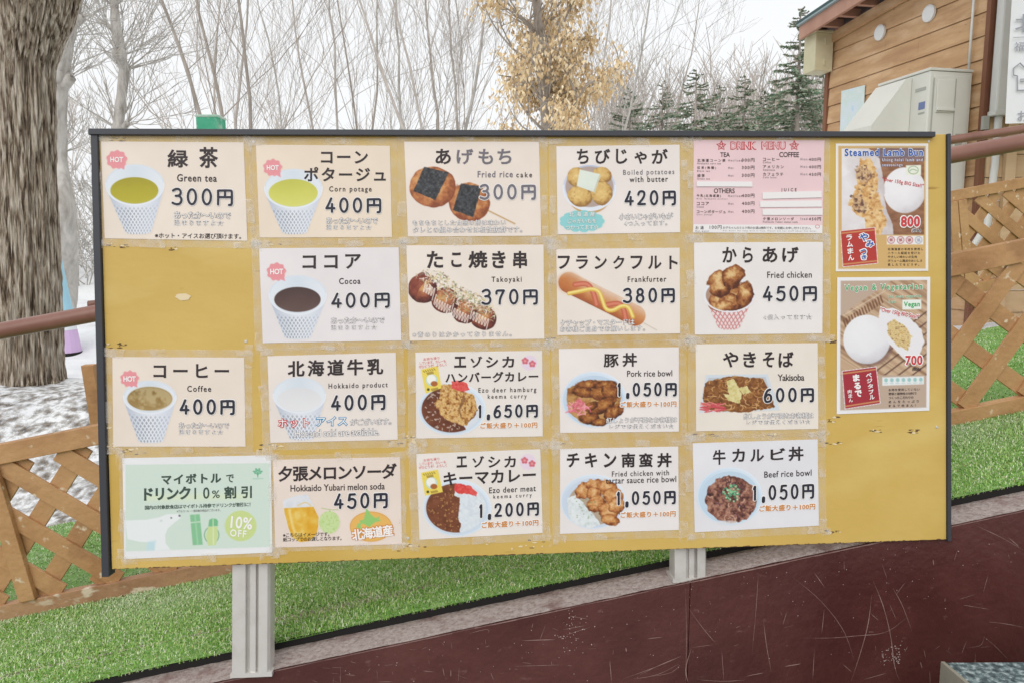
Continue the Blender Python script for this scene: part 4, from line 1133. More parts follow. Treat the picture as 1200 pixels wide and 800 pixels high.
board = empty('menu_board')
board.matrix_world = BOARD_M
tag(board, 'wide yellow menu board with dark edging standing on two grey metal posts', 'menu board')
mb = MB()
pc = [(131, 666.5), (1109, 631.5), (1108.5, 157.5), (116, 157.5)]
g = 40
back = uvz(pc, -.018); front = uvz(pc, 0.0)
mb.hexa(back, front)
obj('panel', mb, M_BOARD, board, bevel=.0012)
mb = MB()
q = [(106.5, 159.5), (1092.5, 162.0), (1092.5, 156.0), (106.5, 152.5)]
mb.hexa(uvz(q, -.022), uvz(q, .012)); obj('top_rail', mb, M_FRAME, board, bevel=.001)
mb = MB()
q = [(121.2, 674), (129.6, 674), (116.2, 159), (108.2, 159)]
mb.hexa(uvz(q, -.0215), uvz(q, .008)); obj('side_rail', mb, M_FRAME, board, bevel=.001)
mb = MB()
q = [(1109.2, 633), (1113.0, 633), (1112.6, 157.5), (1108.7, 157.5)]
mb.hexa(uvz(q, -.0215), uvz(q, .006)); obj('side_rail', mb, M_FRAME, board, bevel=.001)

# posts: a boxed aluminium section with a groove in its face, behind the panel
def post(xl, xr, yb, xlb, xrb):
    mb = MB()
    prof = [(0, -.02), (.0, .0), (.36, .0), (.36, -.012), (.46, -.012), (.46, -.004), (.62, -.004), (.62, -.014), (.70, -.014), (.70, .0), (.94, .0), (1, -.008), (1, -.045), (0, -.045)]
    top, bot = 300, yb
    V = []
    for y, a, b in ((top, xl, xr), (bot, xlb, xrb)):
        for t, z in prof:
            u = p2uv([(a + (b - a) * t, y)])[0]
            V.append((u[0], u[1], z - .0185))
    n = len(prof)
    F = [(i, i + n, (i + 1) % n + n, (i + 1) % n) for i in range(n)]
    mb.add(V, F)
    o = obj('post', mb, M_ALU, board, bevel=.0012)
    # a folded foot plate
    mb = MB()
    P = [(xlb - 2, yb + 4), (xrb + 3, yb + 2), (xrb + 3, yb - 3), (xlb - 2, yb - 1)]
    mb.hexa(uvz(P, -.075), uvz(P, -.0188)); obj('foot_plate', mb, M_ALU, o)
    return o
post(270, 315, 795, 268.5, 313)
post(793.5, 832, 682, 793.5, 832)

# wear: scuffs, tears of the paint along the edges, screws
def dashes(seed, n, boxes, m, name, wmin, wmax, hmin, hmax, z=.0003):
    r_ = np.random.default_rng(seed); mb = MB()
    for k in range(n):
        x0, y0, x1, y1 = boxes[r_.integers(len(boxes))]
        x, y = r_.uniform(x0, x1), r_.uniform(y0, y1)
        w_, h_ = r_.uniform(wmin, wmax), r_.uniform(hmin, hmax)
        nn = 8; t = np.linspace(0, 2 * PI, nn, endpoint=False)
        P = np.c_[x + w_ * np.cos(t) * r_.uniform(.6, 1.1, nn), y + h_ * np.sin(t) * r_.uniform(.5, 1.2, nn)]
        v_ = uvz(P, z + k * 2e-6); mb.add(v_[::-1], [tuple(range(nn))])
    obj(name, mb, m, board)
sites = [(120, 161, 150, 166), (124, 283, 150, 292), (124, 402, 148, 408), (126, 500, 140, 530), (142, 525, 170, 532), (300, 520, 330, 526), (296, 283, 330, 288), (455, 515, 490, 522), (462, 636, 500, 645),
         (640, 518, 660, 523), (800, 395, 830, 400), (812, 508, 840, 512), (895, 508, 910, 511), (960, 515, 985, 520), (970, 488, 985, 494), (1020, 503, 1032, 506), (1065, 503, 1076, 507), (965, 398, 980, 402), (560, 636, 640, 646), (610, 632, 640, 640), (474, 510, 486, 520), (470, 636, 482, 640), (200, 290, 210, 294), (480, 396, 488, 402), (640, 396, 650, 400), (968, 620, 985, 624)]
dashes(3, 150, sites, M_SCUFF, 'scuff_marks', .8, 4.2, .35, 1.0)
dashes(4, 70, sites + [(205, 345, 222, 351)], M_SCUFFL, 'pale_scuffs', 1.0, 4, .4, 1.4, .0008)
mb = MB()
P = [(205, 348), (209, 344.5), (218, 344), (224, 347), (221, 351.5), (212, 352.5)]
mb.add(uvz(P, .0009)[::-1], [tuple(range(6))]); obj('peeled_patch', mb, M_SCUFFL, board)
mb = MB()
r_ = np.random.default_rng(8)
for i in range(260):          # chipped bottom edge of the panel
    t = r_.uniform(0, 1); a = np.array(pc[0]) * (1 - t) + np.array(pc[1]) * t
    w_, h_ = r_.uniform(.6, 3.5), r_.uniform(.3, 1.2)
    P = np.array([(a[0] - w_, a[1] - .1), (a[0] + w_, a[1] - .1), (a[0] + w_ * .5, a[1] - h_ * 1.2), (a[0] - w_ * .6, a[1] - h_)])
    mb.add(uvz(P, .0006 + i * 1e-6), [(0, 1, 2, 3)])
obj('chipped_edge', mb, M_SCUFF, board)
for x, y in ((288, 400), (118, 290), (297, 158.5 + 8), (640, 402), (806, 400), (1098, 500), (1088, 166), (475, 283), (478, 630)):
    mb = MB(); c_ = p2uv([(x, y)])[0]; t = np.linspace(0, 2 * PI, 10, endpoint=False)
    mb.hexa  # noqa
    lo = np.c_[c_[0] + .0035 * np.cos(t), c_[1] + .0035 * np.sin(t), np.full(10, .0002)]; hi = lo + [0, 0, .0012]
    hi[:, :2] = c_ + (hi[:, :2] - c_) * .7
    mb.add(np.r_[lo, hi], [(i, (i + 1) % 10, 10 + (i + 1) % 10, 10 + i) for i in range(10)] + [tuple(range(10, 20))])
    obj('screw', mb, M_ALU, board)
# ---------------------------------------------------------------- retaining wall, kerb and ramp
NH = np.array([BN[0], BN[1], 0]); NH /= np.linalg.norm(NH)      # towards the camera, level
BACK = -NH
foot = BO + BV * p2uv([(600, 735)])[0][1]
WALL_P = foot + BACK * .023                                      # a point of the wall's face plane
def on_wall(px, py, off=0.0):
    d = ray(px, py); o = np.array([0, 0, EYE]); P = WALL_P + NH * off
    return o + d * (((P - o) @ NH) / (d @ NH))

WA, WB = on_wall(300, 789.6), on_wall(1200, 597.5)
wdir = (WB - WA) / np.linalg.norm(WB - WA)
def wtop(s): return WA + (WB - WA) * s                            # s = 0 at px 300, 1 at px 1200
KERB = .085
S0, S1 = -1.3, 2.4
M_WALL = nmat('maroon_paint', [(76, 40, 37), (86, 47, 43), (94, 54, 50)], 5, 8, rough=.34, bump=.15, bump_scale=55, spec=.5, rough_var=.12)
overlay(M_WALL, (112, 78, 74), 34, .66, .78, (1, 1, 1.6), 4)
overlay(M_WALL, (70, 36, 36), 1.6, .5, .7)
M_KERB = nmat('worn_kerb_concrete', [(138, 120, 114), (166, 152, 147), (180, 168, 163)], 90, 6, rough=.85, bump=.5)
overlay(M_KERB, (112, 78, 74), 9, .58, .74)
wall = empty('retaining_wall', tuple(wtop(.4)))
tag(wall, 'low scratched maroon wall with a sloping top along the turf ramp', 'wall')
down = np.array([0, 0, -1.0])
joint = .555
for a, b in ((S0, joint), (joint, S1)):
    mb = MB()
    p, q = wtop(a) + wdir * (.0006 if a == joint else 0), wtop(b) - wdir * (.0006 if b == joint else 0)
    lo = lambda r_: np.array([r_[0], r_[1], -.3])
    mb.hexa([p, lo(p), lo(q), q][::-1], [r_ + BACK * .02 for r_ in (p, lo(p), lo(q), q)][::-1])
    obj('wall_panel', mb, M_WALL, wall, bevel=.0015)
# scratches and chips in the paint
M_SCR = nmat('bare_scratch', [(116, 82, 76), (158, 132, 124)], 30, 3, rough=.8)
def scratch_mesh(strokes):
    mb = MB()
    for k, (pts, w_) in enumerate(strokes):
        P = chaikin(np.asarray(pts, float), 2) if len(pts) > 2 else np.linspace(pts[0], pts[1], 5)
        d = np.gradient(P, axis=0); d /= np.linalg.norm(d, axis=1)[:, None] + 1e-9
        n_ = np.c_[-d[:, 1], d[:, 0]]; t = np.linspace(0, 1, len(P)); ww = .54 * w_ * np.clip(np.sin(t * PI) * 1.3 + .15, .1, 1)[:, None] / 2
        A, B = P + n_ * ww, P - n_ * ww
        V = np.array([on_wall(*p, off=.0006 + k * 4e-6) for p in np.r_[A, B]]); m_ = len(P)
        mb.add(V, [(i, i + 1, m_ + i + 1, m_ + i) for i in range(m_ - 1)])
    return mb
zz = lambda x, y: (750 + x / 2.667, 520 + y / 2.667)
st = [([zz(475, 415), zz(560, 480), zz(640, 580), zz(668, 670)], 1.0), ([zz(728, 425), zz(760, 500), zz(785, 600), zz(795, 700), zz(812, 740)], 1.6), ([zz(724, 470), zz(715, 560), zz(690, 650), zz(660, 740)], 1.5),
      ([zz(505, 605), zz(600, 606), zz(680, 598), zz(770, 592), zz(830, 545)], 1.2), ([zz(790, 450), zz(820, 500), zz(850, 585)], 1.3), ([zz(800, 470), zz(830, 430)], 1.0), ([zz(545, 402), zz(578, 448)], 1.2),
      ([zz(142, 450), zz(146, 600), zz(142, 745)], .9), ([zz(150, 510), zz(200, 580), zz(242, 628)], 1.0), ([zz(385, 545), zz(395, 630), zz(410, 710)], 1.2), ([zz(370, 400), zz(362, 530), zz(350, 650)], 1.0),
      ([zz(576, 515), zz(568, 590)], .9), ([zz(452, 694), zz(502, 686)], 1.8), ([zz(160, 640), zz(140, 700), zz(150, 745)], 1.8), ([zz(0, 720), zz(60, 690), zz(128, 662)], 1.2), ([zz(40, 725), zz(100, 715), zz(125, 690)], 1.4),
      ([zz(1045, 252), zz(1130, 290), zz(1200, 332)], 1.0), ([zz(1150, 290), zz(1185, 320)], 1.4), ([zz(1010, 502), zz(1092, 516)], 1.3), ([zz(1090, 555), zz(1140, 560), zz(1200, 572)], 1.2), ([zz(1072, 600), zz(1110, 630), zz(1150, 672)], 1.2),
      ([zz(1005, 655), zz(1020, 615)], 1.1), ([zz(1020, 635), zz(1068, 632), zz(1076, 600)], 1.1), ([zz(916, 360), zz(918, 378)], 2.0), ([zz(876, 680), zz(882, 700)], 2.2), ([zz(635, 688), zz(662, 712)], 1.6), ([zz(722, 530), zz(748, 552)], 1.0), ([zz(780, 500), zz(800, 545)], 1.0), ([zz(330, 725), zz(386, 714)], 1.3), ([zz(180, 735), zz(260, 742), zz(330, 736)], 1.2), ([zz(255, 640), zz(262, 740)], .9), ([zz(545, 640), zz(540, 735)], 1.0), ([zz(700, 735), zz(770, 715)], 1.1)]
ww_ = lambda x, y: (300 + x / 2.4, 600 + y / 2.4)
st += [([ww_(745, 360), ww_(840, 357)], 1.6), ([ww_(600, 340), ww_(655, 325), ww_(655, 340)], 1.2), ([ww_(470, 445), ww_(500, 448)], 1.2), ([ww_(525, 435), ww_(530, 460)], 1.2), ([ww_(548, 442), ww_(548, 462)], 1.2), ([ww_(995, 415), ww_(1000, 478)], 1.2), ([ww_(1030, 468), ww_(1110, 440), ww_(1195, 405)], 1.1), ([ww_(1060, 468), ww_(1130, 458), ww_(1190, 425)], 1.3), ([ww_(880, 290), ww_(935, 300)], 1.0), ([ww_(1040, 380), ww_(1042, 392)], 2.4), ([ww_(730, 432), ww_(860, 428)], 1.0), ([ww_(660, 450), ww_(668, 470)], 1.3), ([ww_(250, 455), ww_(280, 458)], 1.2), ([ww_(1145, 350), ww_(1100, 355)], 1.2), ([ww_(858, 330), ww_(925, 318)], .9), ([ww_(870, 345), ww_(940, 322)], .9)]
r_ = np.random.default_rng(11)
for k in range(70):
    x = r_.uniform(330, 1198); y0 = 789.6 - (x - 300) * .2134; y = r_.uniform(y0 + 8, 800); L_ = abs(r_.normal(0, 9)) + 1.5; a = r_.choice([0, PI / 2, r_.uniform(0, PI)]) + r_.normal(0, .15)
    if y > 800: continue
    st.append(([(x, y), (x + L_ * math.cos(a), max(y0 + 4, y + L_ * math.sin(a)))], r_.uniform(.5, 1.1)))
obj('scratches', scratch_mesh(st), M_SCR, wall)
mb = MB()
M_CHIP = mat('pale_chip', (176, 158, 154), .8)
for k in range(300):
    if k < 60: x, y = 1045 + r_.normal(0, 7), 768 + r_.normal(0, 6)
    elif k < 110: x, y = 670 + r_.normal(0, 12), 738 + r_.normal(0, 14)
    else:
        x = r_.uniform(330, 1198); y = 789.6 - (x - 300) * .2134 + abs(r_.normal(0, 60)) + 5
    s_ = r_.uniform(.3, .9) if k < 110 else r_.uniform(.2, .65); t = np.linspace(0, 2 * PI, 7, endpoint=False)
    V = np.array([on_wall(x + s_ * math.cos(q) * r_.uniform(.6, 1.3), y + s_ * math.sin(q) * r_.uniform(.6, 1.2), .0014 + k * 2e-6) for q in t]); mb.add(V[::-1], [tuple(range(7))])
obj('paint_chips', mb, M_CHIP, wall)
# worn lip along the top edge
mb = MB()
N_ = 220
for i in range(N_):
    a, b = S0 + (S1 - S0) * i / N_, S0 + (S1 - S0) * (i + 1) / N_
    h = .0012 + .0016 * mnoise.noise(Vector((i * .35, 2, 0))) + (.001 if joint < a < joint + .28 else 0)
    if h < .0007: continue
    p, q = wtop(a) + NH * .0016, wtop(b) + NH * .0016
    mb.add([p + down * .0005, p + down * (h + .0005), q + down * (h + .0005), q + down * .0005], [(0, 1, 2, 3)])
obj('worn_edge', mb, M_SCR, wall)
localise(wall, tuple(wtop(.4)))

# kerb behind the wall: one rough concrete strip
def strip(name, f0, f1, na, nb, m, kind=None, rough=0.0, parent=None, dz=0.0, fr=6.0):
    V = []
    for i in range(na + 1):
        for j in range(nb + 1):
            p = f0(i / na) * (1 - j / nb) + f1(i / na) * (j / nb)
            p = p + np.array([0, 0, dz + rough * mnoise.noise(Vector(p * fr)) + rough * .5 * mnoise.noise(Vector(p * fr * 4.1))])
            V.append(p)
    q = [(i * (nb + 1) + j, (i + 1) * (nb + 1) + j, (i + 1) * (nb + 1) + j + 1, i * (nb + 1) + j + 1) for i in range(na) for j in range(nb)]
    o = link(name, fast_mesh(name, np.array(V), np.array(q)), m, parent, True)
    if kind: tag(o, kind=kind)
    return o
LS = lambda t: S0 + (S1 - S0) * t
strip('kerb', lambda t: wtop(LS(t)) + BACK * .0015, lambda t: wtop(LS(t)) + BACK * .26, 500, 24, M_KERB, 'structure', .0012, None, .0016, 40)

# ramp: turf from the kerb to the fence and on to its far edge
FL, FR = at(0, 726, 2.27), at(1200, 480, 2.43)
fdir = (FR - FL) / np.linalg.norm(FR - FL)
BL, BR = at(0, 628, 3.05), at(1200, 376, 4.35)
def tfront(s): return wtop(s) + BACK * KERB + np.array([0, 0, .022])
def on_line(A, B, x): return A + (B - A) * ((x - A[0]) / (B[0] - A[0]))
def turf_pt(x, t):
    """x across, t 0 front edge, 1 fence line, 2 far edge"""
    p0, p1, p2 = on_line(tfront(0), tfront(1), x), on_line(FL, FR, x), on_line(BL, BR, x)
    return p0 * (1 - t) + p1 * t if t < 1 else p1 * (2 - t) + p2 * (t - 1)
X0, X1 = -3.2, 4.6
M_TURF = nmat('turf_base', [(104, 148, 72), (124, 166, 90), (150, 182, 120)], 30, 5, rough=.9, bump=.6)
na, nb = 160, 30
V = np.array([turf_pt(X0 + (X1 - X0) * i / na, 2.0 * j / nb) for i in range(na + 1) for j in range(nb + 1)])
V[:, 2] += np.array([.006 * mnoise.noise(Vector(p * 3)) for p in V])
q = np.array([(i * (nb + 1) + j, (i + 1) * (nb + 1) + j, (i + 1) * (nb + 1) + j + 1, i * (nb + 1) + j + 1) for i in range(na) for j in range(nb)])
tag(link('ramp', fast_mesh('ramp', V, q), M_TURF, None, True), kind='structure')
# the mat's dark cut edge
mb = MB()
M_DARK = mat('dark_mat_backing', (30, 28, 27), .9)
for i in range(200):
    a, b = turf_pt(X0 + (X1 - X0) * i / 200, 0), turf_pt(X0 + (X1 - X0) * (i + 1) / 200, 0)
    o_ = BACK * .004
    mb.add([a + o_, a + o_ + down * .03, b + o_ + down * .03, b + o_], [(0, 1, 2, 3)])
tag(obj('turf_edge', mb, M_DARK), kind='structure')

# grass blades
def blades(name, n, xa, xb, ta, tb, h0, h1, w_, seed, bias=1.0):
    r_ = np.random.default_rng(seed)
    x = r_.uniform(xa, xb, n); t = ta + (tb - ta) * r_.uniform(0, 1, n) ** bias
    p0 = tfront(0) + np.outer((x - tfront(0)[0]) / (tfront(1)[0] - tfront(0)[0]), tfront(1) - tfront(0))
    p1 = FL + np.outer((x - FL[0]) / (FR[0] - FL[0]), FR - FL); p2 = BL + np.outer((x - BL[0]) / (BR[0] - BL[0]), BR - BL)
    tt = t[:, None]
    B = np.where(tt < 1, p0 * (1 - tt) + p1 * tt, p1 * (2 - tt) + p2 * (tt - 1)); B[:, 2] -= .003
    a = r_.uniform(0, 2 * PI, n); lean = r_.uniform(.15, 1.0, n)
    h = r_.uniform(h0, h1, n); dx = np.c_[np.cos(a), np.sin(a), np.zeros(n)]; sd = np.c_[-np.sin(a), np.cos(a), np.zeros(n)]
    front = (t < .06) & (r_.uniform(0, 1, n) < .6)
    dx[front] = dx[front] * .5 + NH * .9
    up = np.array([0, 0, 1.0])
    M_ = B + up * (h * .6)[:, None] + dx * (h * lean * .35)[:, None]
    T = B + up * (h * np.clip(1.05 - .5 * lean, .3, 1))[:, None] + dx * (h * lean * 1.0)[:, None]
    ws = (w_ * r_.uniform(.7, 1.3, n))[:, None]
    V = np.stack([B - sd * ws, B + sd * ws, M_ + sd * ws * .85, M_ - sd * ws * .85, T + sd * ws * .3, T - sd * ws * .3], 1).reshape(-1, 3)
    k = np.arange(n)[:, None] * 6
    Q = np.concatenate([k + [0, 1, 2, 3], k + [3, 2, 4, 5]])
    me = fast_mesh(name, V, Q)
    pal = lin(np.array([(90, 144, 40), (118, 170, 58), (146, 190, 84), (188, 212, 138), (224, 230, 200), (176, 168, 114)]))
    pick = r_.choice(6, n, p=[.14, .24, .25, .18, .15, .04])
    bl = (np.clip((vnoise(x * 1.0 + 20, t * .6 + x * .3, .34, 61, 4) - .40) * 3.2, 0, 1) * sstep(.25, .8, t) * .5)[:, None]      # sky sheen and some bleaching, painted as paler fibres away from the front
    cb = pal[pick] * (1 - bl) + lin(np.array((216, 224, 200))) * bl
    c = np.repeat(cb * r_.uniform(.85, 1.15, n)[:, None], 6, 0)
    at_ = me.attributes.new('Print', 'FLOAT_COLOR', 'POINT'); at_.data.foreach_set('color', np.c_[c, np.ones(len(c))].astype(np.float32).ravel())
    return tag(link(name, me, M_GRASS), 'short green artificial grass blades covering the sloping ramp', 'grass', kind='stuff')
M_GRASS = amat('grass_blade', .36, .7)
b_ = M_GRASS.node_tree.nodes['Principled BSDF']
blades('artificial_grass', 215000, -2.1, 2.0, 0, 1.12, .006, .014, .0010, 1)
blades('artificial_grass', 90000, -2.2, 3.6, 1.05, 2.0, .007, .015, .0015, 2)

# ---------------------------------------------------------------- ground and snow
def plateau(x): return .47 + .45 * sstep(-1.5, 2.4, x)
def ground_z(x, y):
    bl = BL[1] + (BR[1] - BL[1]) * np.clip((x - BL[0]) / (BR[0] - BL[0]), -1.2, 1.8)
    bz = BL[2] + (BR[2] - BL[2]) * np.clip((x - BL[0]) / (BR[0] - BL[0]), -.6, 1.4)
    s = y - bl
    pz = plateau(x)
    z = bz - .04 + (pz - bz) * sstep(0, 1.5, s)
    z = np.where(s < 0, np.minimum(bz, pz) - .5 * sstep(0, -.25, s) - .04, z)
    z = z + sstep(.1, 1.2, s) * .05 * (vnoise(x + 40, y, .7, 41, 4) - .5) * 2
    # cleared snow piled in low banks
    z = z + .25 * np.exp(-((y - 4.4) / 1.0) ** 2) * sstep(.5, -1.2, x)
    bank = .95 * np.exp(-((y - 12.0 - .4 * np.sin(x * .8)) / 2.0) ** 2) + .16 * np.exp(-((y - 8.2 - .3 * np.sin(x * 1.7)) / .5) ** 2)
    z = z + bank * (.6 + .8 * vnoise(x + 9, y, 1.1, 43, 4)) * sstep(1.8, 1.0, x * .8)
    z = z + .02 * np.clip(y - 14, 0, 60) * sstep(14, 30, y) + .08 * sstep(5, 8, y) * vnoise(x, y, .45, 47, 3)
    return z
ys = np.concatenate([np.linspace(2.4, 7, 110), np.linspace(7.1, 14, 70), 14 + np.geomspace(.2, 1500, 50)])
xs = np.concatenate([-np.geomspace(1500, 6, 40), np.linspace(-5.8, 6, 170), np.geomspace(6.2, 1500, 40)])
GX, GY = np.meshgrid(xs, ys)
GZ = ground_z(GX, GY)
ids = np.arange(GX.size).reshape(GX.shape)
q = np.stack([ids[:-1, :-1], ids[:-1, 1:], ids[1:, 1:], ids[1:, :-1]], -1).reshape(-1, 4)
M_SNOW = nmat('old_snow', [(214, 216, 220), (228, 230, 232), (234, 235, 236)], 2.5, 6, rough=.75, bump=.6, bump_scale=9)
# bare soil and litter showing through the thawing snow round the trunk
nt = M_SNOW.node_tree; N, K = nt.nodes, nt.links
geo = N.new('ShaderNodeNewGeometry'); sep = N.new('ShaderNodeSeparateXYZ'); K.new(geo.outputs['Position'], sep.inputs[0])
n1 = N.new('ShaderNodeTexNoise'); n1.inputs['Scale'].default_value = 15; n1.inputs['Detail'].default_value = 9; n1.inputs['Roughness'].default_value = .72; K.new(geo.outputs['Position'], n1.inputs['Vector'])
md = N.new('ShaderNodeMapRange'); md.inputs['From Min'].default_value = 4.5; md.inputs['From Max'].default_value = 5.3; md.inputs['To Min'].default_value = .04; md.inputs['To Max'].default_value = -.45
K.new(sep.outputs['Y'], md.inputs['Value'])
ad = N.new('ShaderNodeMath'); ad.operation = 'ADD'; K.new(n1.outputs['Fac'], ad.inputs[0]); K.new(md.outputs['Result'], ad.inputs[1])
m2 = N.new('ShaderNodeMapRange'); m2.inputs['From Min'].default_value = .47; m2.inputs['From Max'].default_value = .63; K.new(ad.outputs[0], m2.inputs['Value'])
n3_ = N.new('ShaderNodeTexNoise'); n3_.inputs['Scale'].default_value = 60; K.new(geo.outputs['Position'], n3_.inputs['Vector'])
rp = N.new('ShaderNodeValToRGB'); rp.color_ramp.elements[0].color = L4((58, 53, 50)); rp.color_ramp.elements[1].color = L4((150, 140, 128)); rp.color_ramp.elements[0].position = .35; rp.color_ramp.elements[1].position = .7
K.new(n3_.outputs['Fac'], rp.inputs['Fac'])
mx_ = N.new('ShaderNodeMixRGB'); b_ = N['Principled BSDF']
src = b_.inputs['Base Color'].links[0].from_socket; K.new(m2.outputs['Result'], mx_.inputs['Fac']); K.new(src, mx_.inputs['Color1']); K.new(rp.outputs['Color'], mx_.inputs['Color2']); K.new(mx_.outputs['Color'], b_.inputs['Base Color'])
tag(link('snow_ground', fast_mesh('snow_ground', np.c_[GX.ravel(), GY.ravel(), GZ.ravel()], q), M_SNOW, None, True), kind='structure')
mb = MB()
mb.add([(-1500, -1500, 0), (1500, -1500, 0), (1500, 2.6, 0), (-1500, 2.6, 0)], [(0, 1, 2, 3)])
tag(obj('pavement', mb, nmat('grey_pavement', [(120, 118, 116), (150, 148, 146)], 12, 5, rough=.9)), kind='structure')

# ---------------------------------------------------------------- lattice fences along the ramp
M_WOOD = nmat('tan_painted_wood', [(160, 117, 78), (182, 139, 97), (194, 153, 110)], 3.0, 6, rough=.6, bump=.2, bump_scale=50, spec=.35)
overlay(M_WOOD, (150, 110, 76), 6, .54, .72, (1, 1, 1), 5)
overlay(M_WOOD, (216, 198, 172), 22, .645, .70, (1, 1, 1), 6)
M_WOOD2 = nmat('worn_tan_paint', [(146, 108, 80), (170, 132, 100), (182, 146, 112)], 3.0, 6, rough=.65, bump=.2, bump_scale=50)
overlay(M_WOOD2, (206, 190, 168), 13, .60, .68, (1, 1, 2.2), 5)

def fence(name, label, A, B, height, th_rail, slat_w, pitch, stiles, front, inset=.0, mrail=None, a1=45, rail_h=None):
    """A, B: the bottom corners (front face); the panel is square to the line A-B"""
    A, B = np.asarray(A, float), np.asarray(B, float)
    d = (B - A) / np.linalg.norm(B - A); Lh = np.linalg.norm(B - A)
    nrm = np.cross(d, [0, 0, 1.0]); nrm /= np.linalg.norm(nrm)            # towards the camera for A left of B
    up = np.cross(nrm, d)
    rt = empty(name, tuple(A)); tag(rt, label, 'fence', 'lattice fences along the ramp')
    P = lambda s, h, k: A + d * s + up * h + nrm * k
    def plank(nm, s0, h0, s1, h1, w_, k, t_, upv, m):
        mb = MB(); mb.bar(P(s0, h0, k), P(s1, h1, k), w_, t_, upv); return obj(nm, mb, m, rt, bevel=.002)
    bh = rail_h or th_rail
    plank('bottom_rail', 0, bh / 2, Lh, bh / 2, bh, 0, .036, up, mrail or M_WOOD)
    plank('top_rail', 0, height - th_rail / 2, Lh, height - th_rail / 2, th_rail, 0, .04, up, M_WOOD)
    h0, h1 = bh, height - th_rail
    for s in stiles: plank('stile', s, h0 + .0008, s, h1 - .0008, .052, .0165, .022, d, M_WOOD)
    ang = R(a1)
    for lay, sg in ((0, front), (1, -front)):
        mb = MB(); H_ = h1 - h0
        ca, sa = math.cos(ang), math.sin(ang)
        step = pitch / sa
        s = -H_ / math.tan(ang) - step
        while s < Lh + H_ / math.tan(ang) + step:
            # a slat runs from (s, h0) rising to the right (sg=+1) or falling (sg=-1)
            x0, x1 = s, s + H_ / math.tan(ang)
            lo, hi = 0.0, 1.0
            if x0 < 0: lo = (0 - x0) / (x1 - x0)
            if x1 > Lh: hi = (Lh - x0) / (x1 - x0)
            if hi - lo > .06:
                xa, xb = x0 + (x1 - x0) * lo, x0 + (x1 - x0) * hi
                ya, yb = h0 + H_ * lo, h0 + H_ * hi
                if sg < 0: ya, yb = h0 + H_ * (1 - lo), h0 + H_ * (1 - hi)
                jit = rng.uniform(-.0004, .0004)
                mb.bar(P(xa, ya, (.0045 if lay == 0 else -.0065) + jit), P(xb, yb, (.0045 if lay == 0 else -.0065) + jit), slat_w, .010, up)
            s += step
        o = obj('lattice_slats', mb, M_WOOD, rt, bevel=.0012)
    localise(rt, tuple(A))
    return rt, P
PTa, PTb = at(0, 726, 2.27), at(1200, 480, 2.43)
mid = PTa * .47 + PTb * .53
fence('lattice_fence', 'worn tan lattice fence panel beside the tree trunk and soil mound', PTa - fdir * .9, mid - fdir * .01, .565, .062, .058, .132, [.9 + .118, 1.9], -1, mrail=M_WOOD2, rail_h=.052)
fence('lattice_fence', 'tan lattice fence panel between board edge and second fence', mid + fdir * .01, PTb + fdir * 1.2, .565, .072, .056, .145, [.5], 1, rail_h=.05)
A2, B2 = at(1113, 349, 4.25), at(1200, 331, 4.32)
d2 = (B2 - A2) / np.linalg.norm(B2 - A2)
fence('lattice_fence', 'farther lattice fence in front of the pale siding under the air conditioner', A2 + d2 * .0, B2 + d2 * 1.2, .60, .058, .06, .125, [.055, .112], -1)
C2 = at(108, 520, 3.0)
# the end post of the far fence, left of the board
mb = MB(); mb.bar(at(119, 520, 3.0), at(104, 427, 2.98), .05, .03, np.array([1.0, 0, .2])); e_ = obj('fence_post', mb, M_WOOD, None, bevel=.002)
tag(e_, 'short tan wooden post end rising from the snowy mound beside the board', 'post')

# ---------------------------------------------------------------- handrails
M_PIPE = nmat('brown_pipe_coating', [(122, 82, 70), (136, 95, 82), (146, 106, 92)], 4, 4, rough=.32, spec=.5)
def rail(label, a, b, r_, posts, drop):
    rt = empty('handrail', tuple(a)); tag(rt, label, 'handrail', 'brown pipe handrails')
    a, b = np.asarray(a), np.asarray(b)
    mb = MB(); mb.tube(np.linspace(a, b, 12), r_, 20); obj('rail_pipe', mb, M_PIPE, rt, True)
    for t in posts:
        p = a + (b - a) * t
        mb = MB(); mb.tube([p + down * r_ * .6, p + down * (r_ + .03), p + down * drop], r_ * .85, 14); obj('support_post', mb, M_PIPE, rt, True)
    localise(rt, tuple(a))
ra, rb = at(0, 388, 2.30), at(1200, 166.5, 2.40); rd = (rb - ra)
rail('thick brown pipe handrail running behind the board above the near fence', ra - rd * .4, rb + rd * .3, .0262, (.42, .60), .95)
sa_, sb_ = at(1114, 164.5, 4.15), at(1200, 151.5, 4.25); sd_ = sb_ - sa_
rail('thinner brown pipe handrail on the far side of the ramp', sa_ - sd_ * 1.5, sb_ + sd_ * 9, .0235, (.02, .9), .8)
ka, kb = at(104, 357.5, 5.2), at(150, 353, 5.25)
rail('dull purple brown handrail end over the snow just beside the board', ka, kb, .03, (.8,), .7)

# ---------------------------------------------------------------- wooden building with its fittings
M_SIDE = nmat('brown_siding', [(178, 140, 104), (194, 157, 118), (208, 173, 133)], 2.2, 7, (1, 1, 6), rough=.6, bump=.15, bump_scale=40, spec=.3)
overlay(M_SIDE, (214, 182, 146), 3.0, .52, .72, (1, 1, 3))
overlay(M_SIDE, (152, 112, 86), 18, .70, .76, (1.5, 1.5, 6), 2)
M_SIDEP = nmat('pale_siding', [(198, 168, 130), (212, 184, 146), (218, 192, 156)], 2, 6, (1, 1, 5), rough=.65, bump=.1, bump_scale=40)
M_TRIM = nmat('dark_brown_trim', [(116, 76, 58), (136, 94, 72)], 5, 5, (1, 1, .4), rough=.6)
M_SOFF = nmat('dark_soffit_boards', [(70, 42, 34), (92, 58, 46)], 5, 5, rough=.7)
M_FASCIA = nmat('faded_brown_fascia', [(168, 128, 112), (188, 148, 130)], 4, 5, (1, 1, .5), rough=.6)
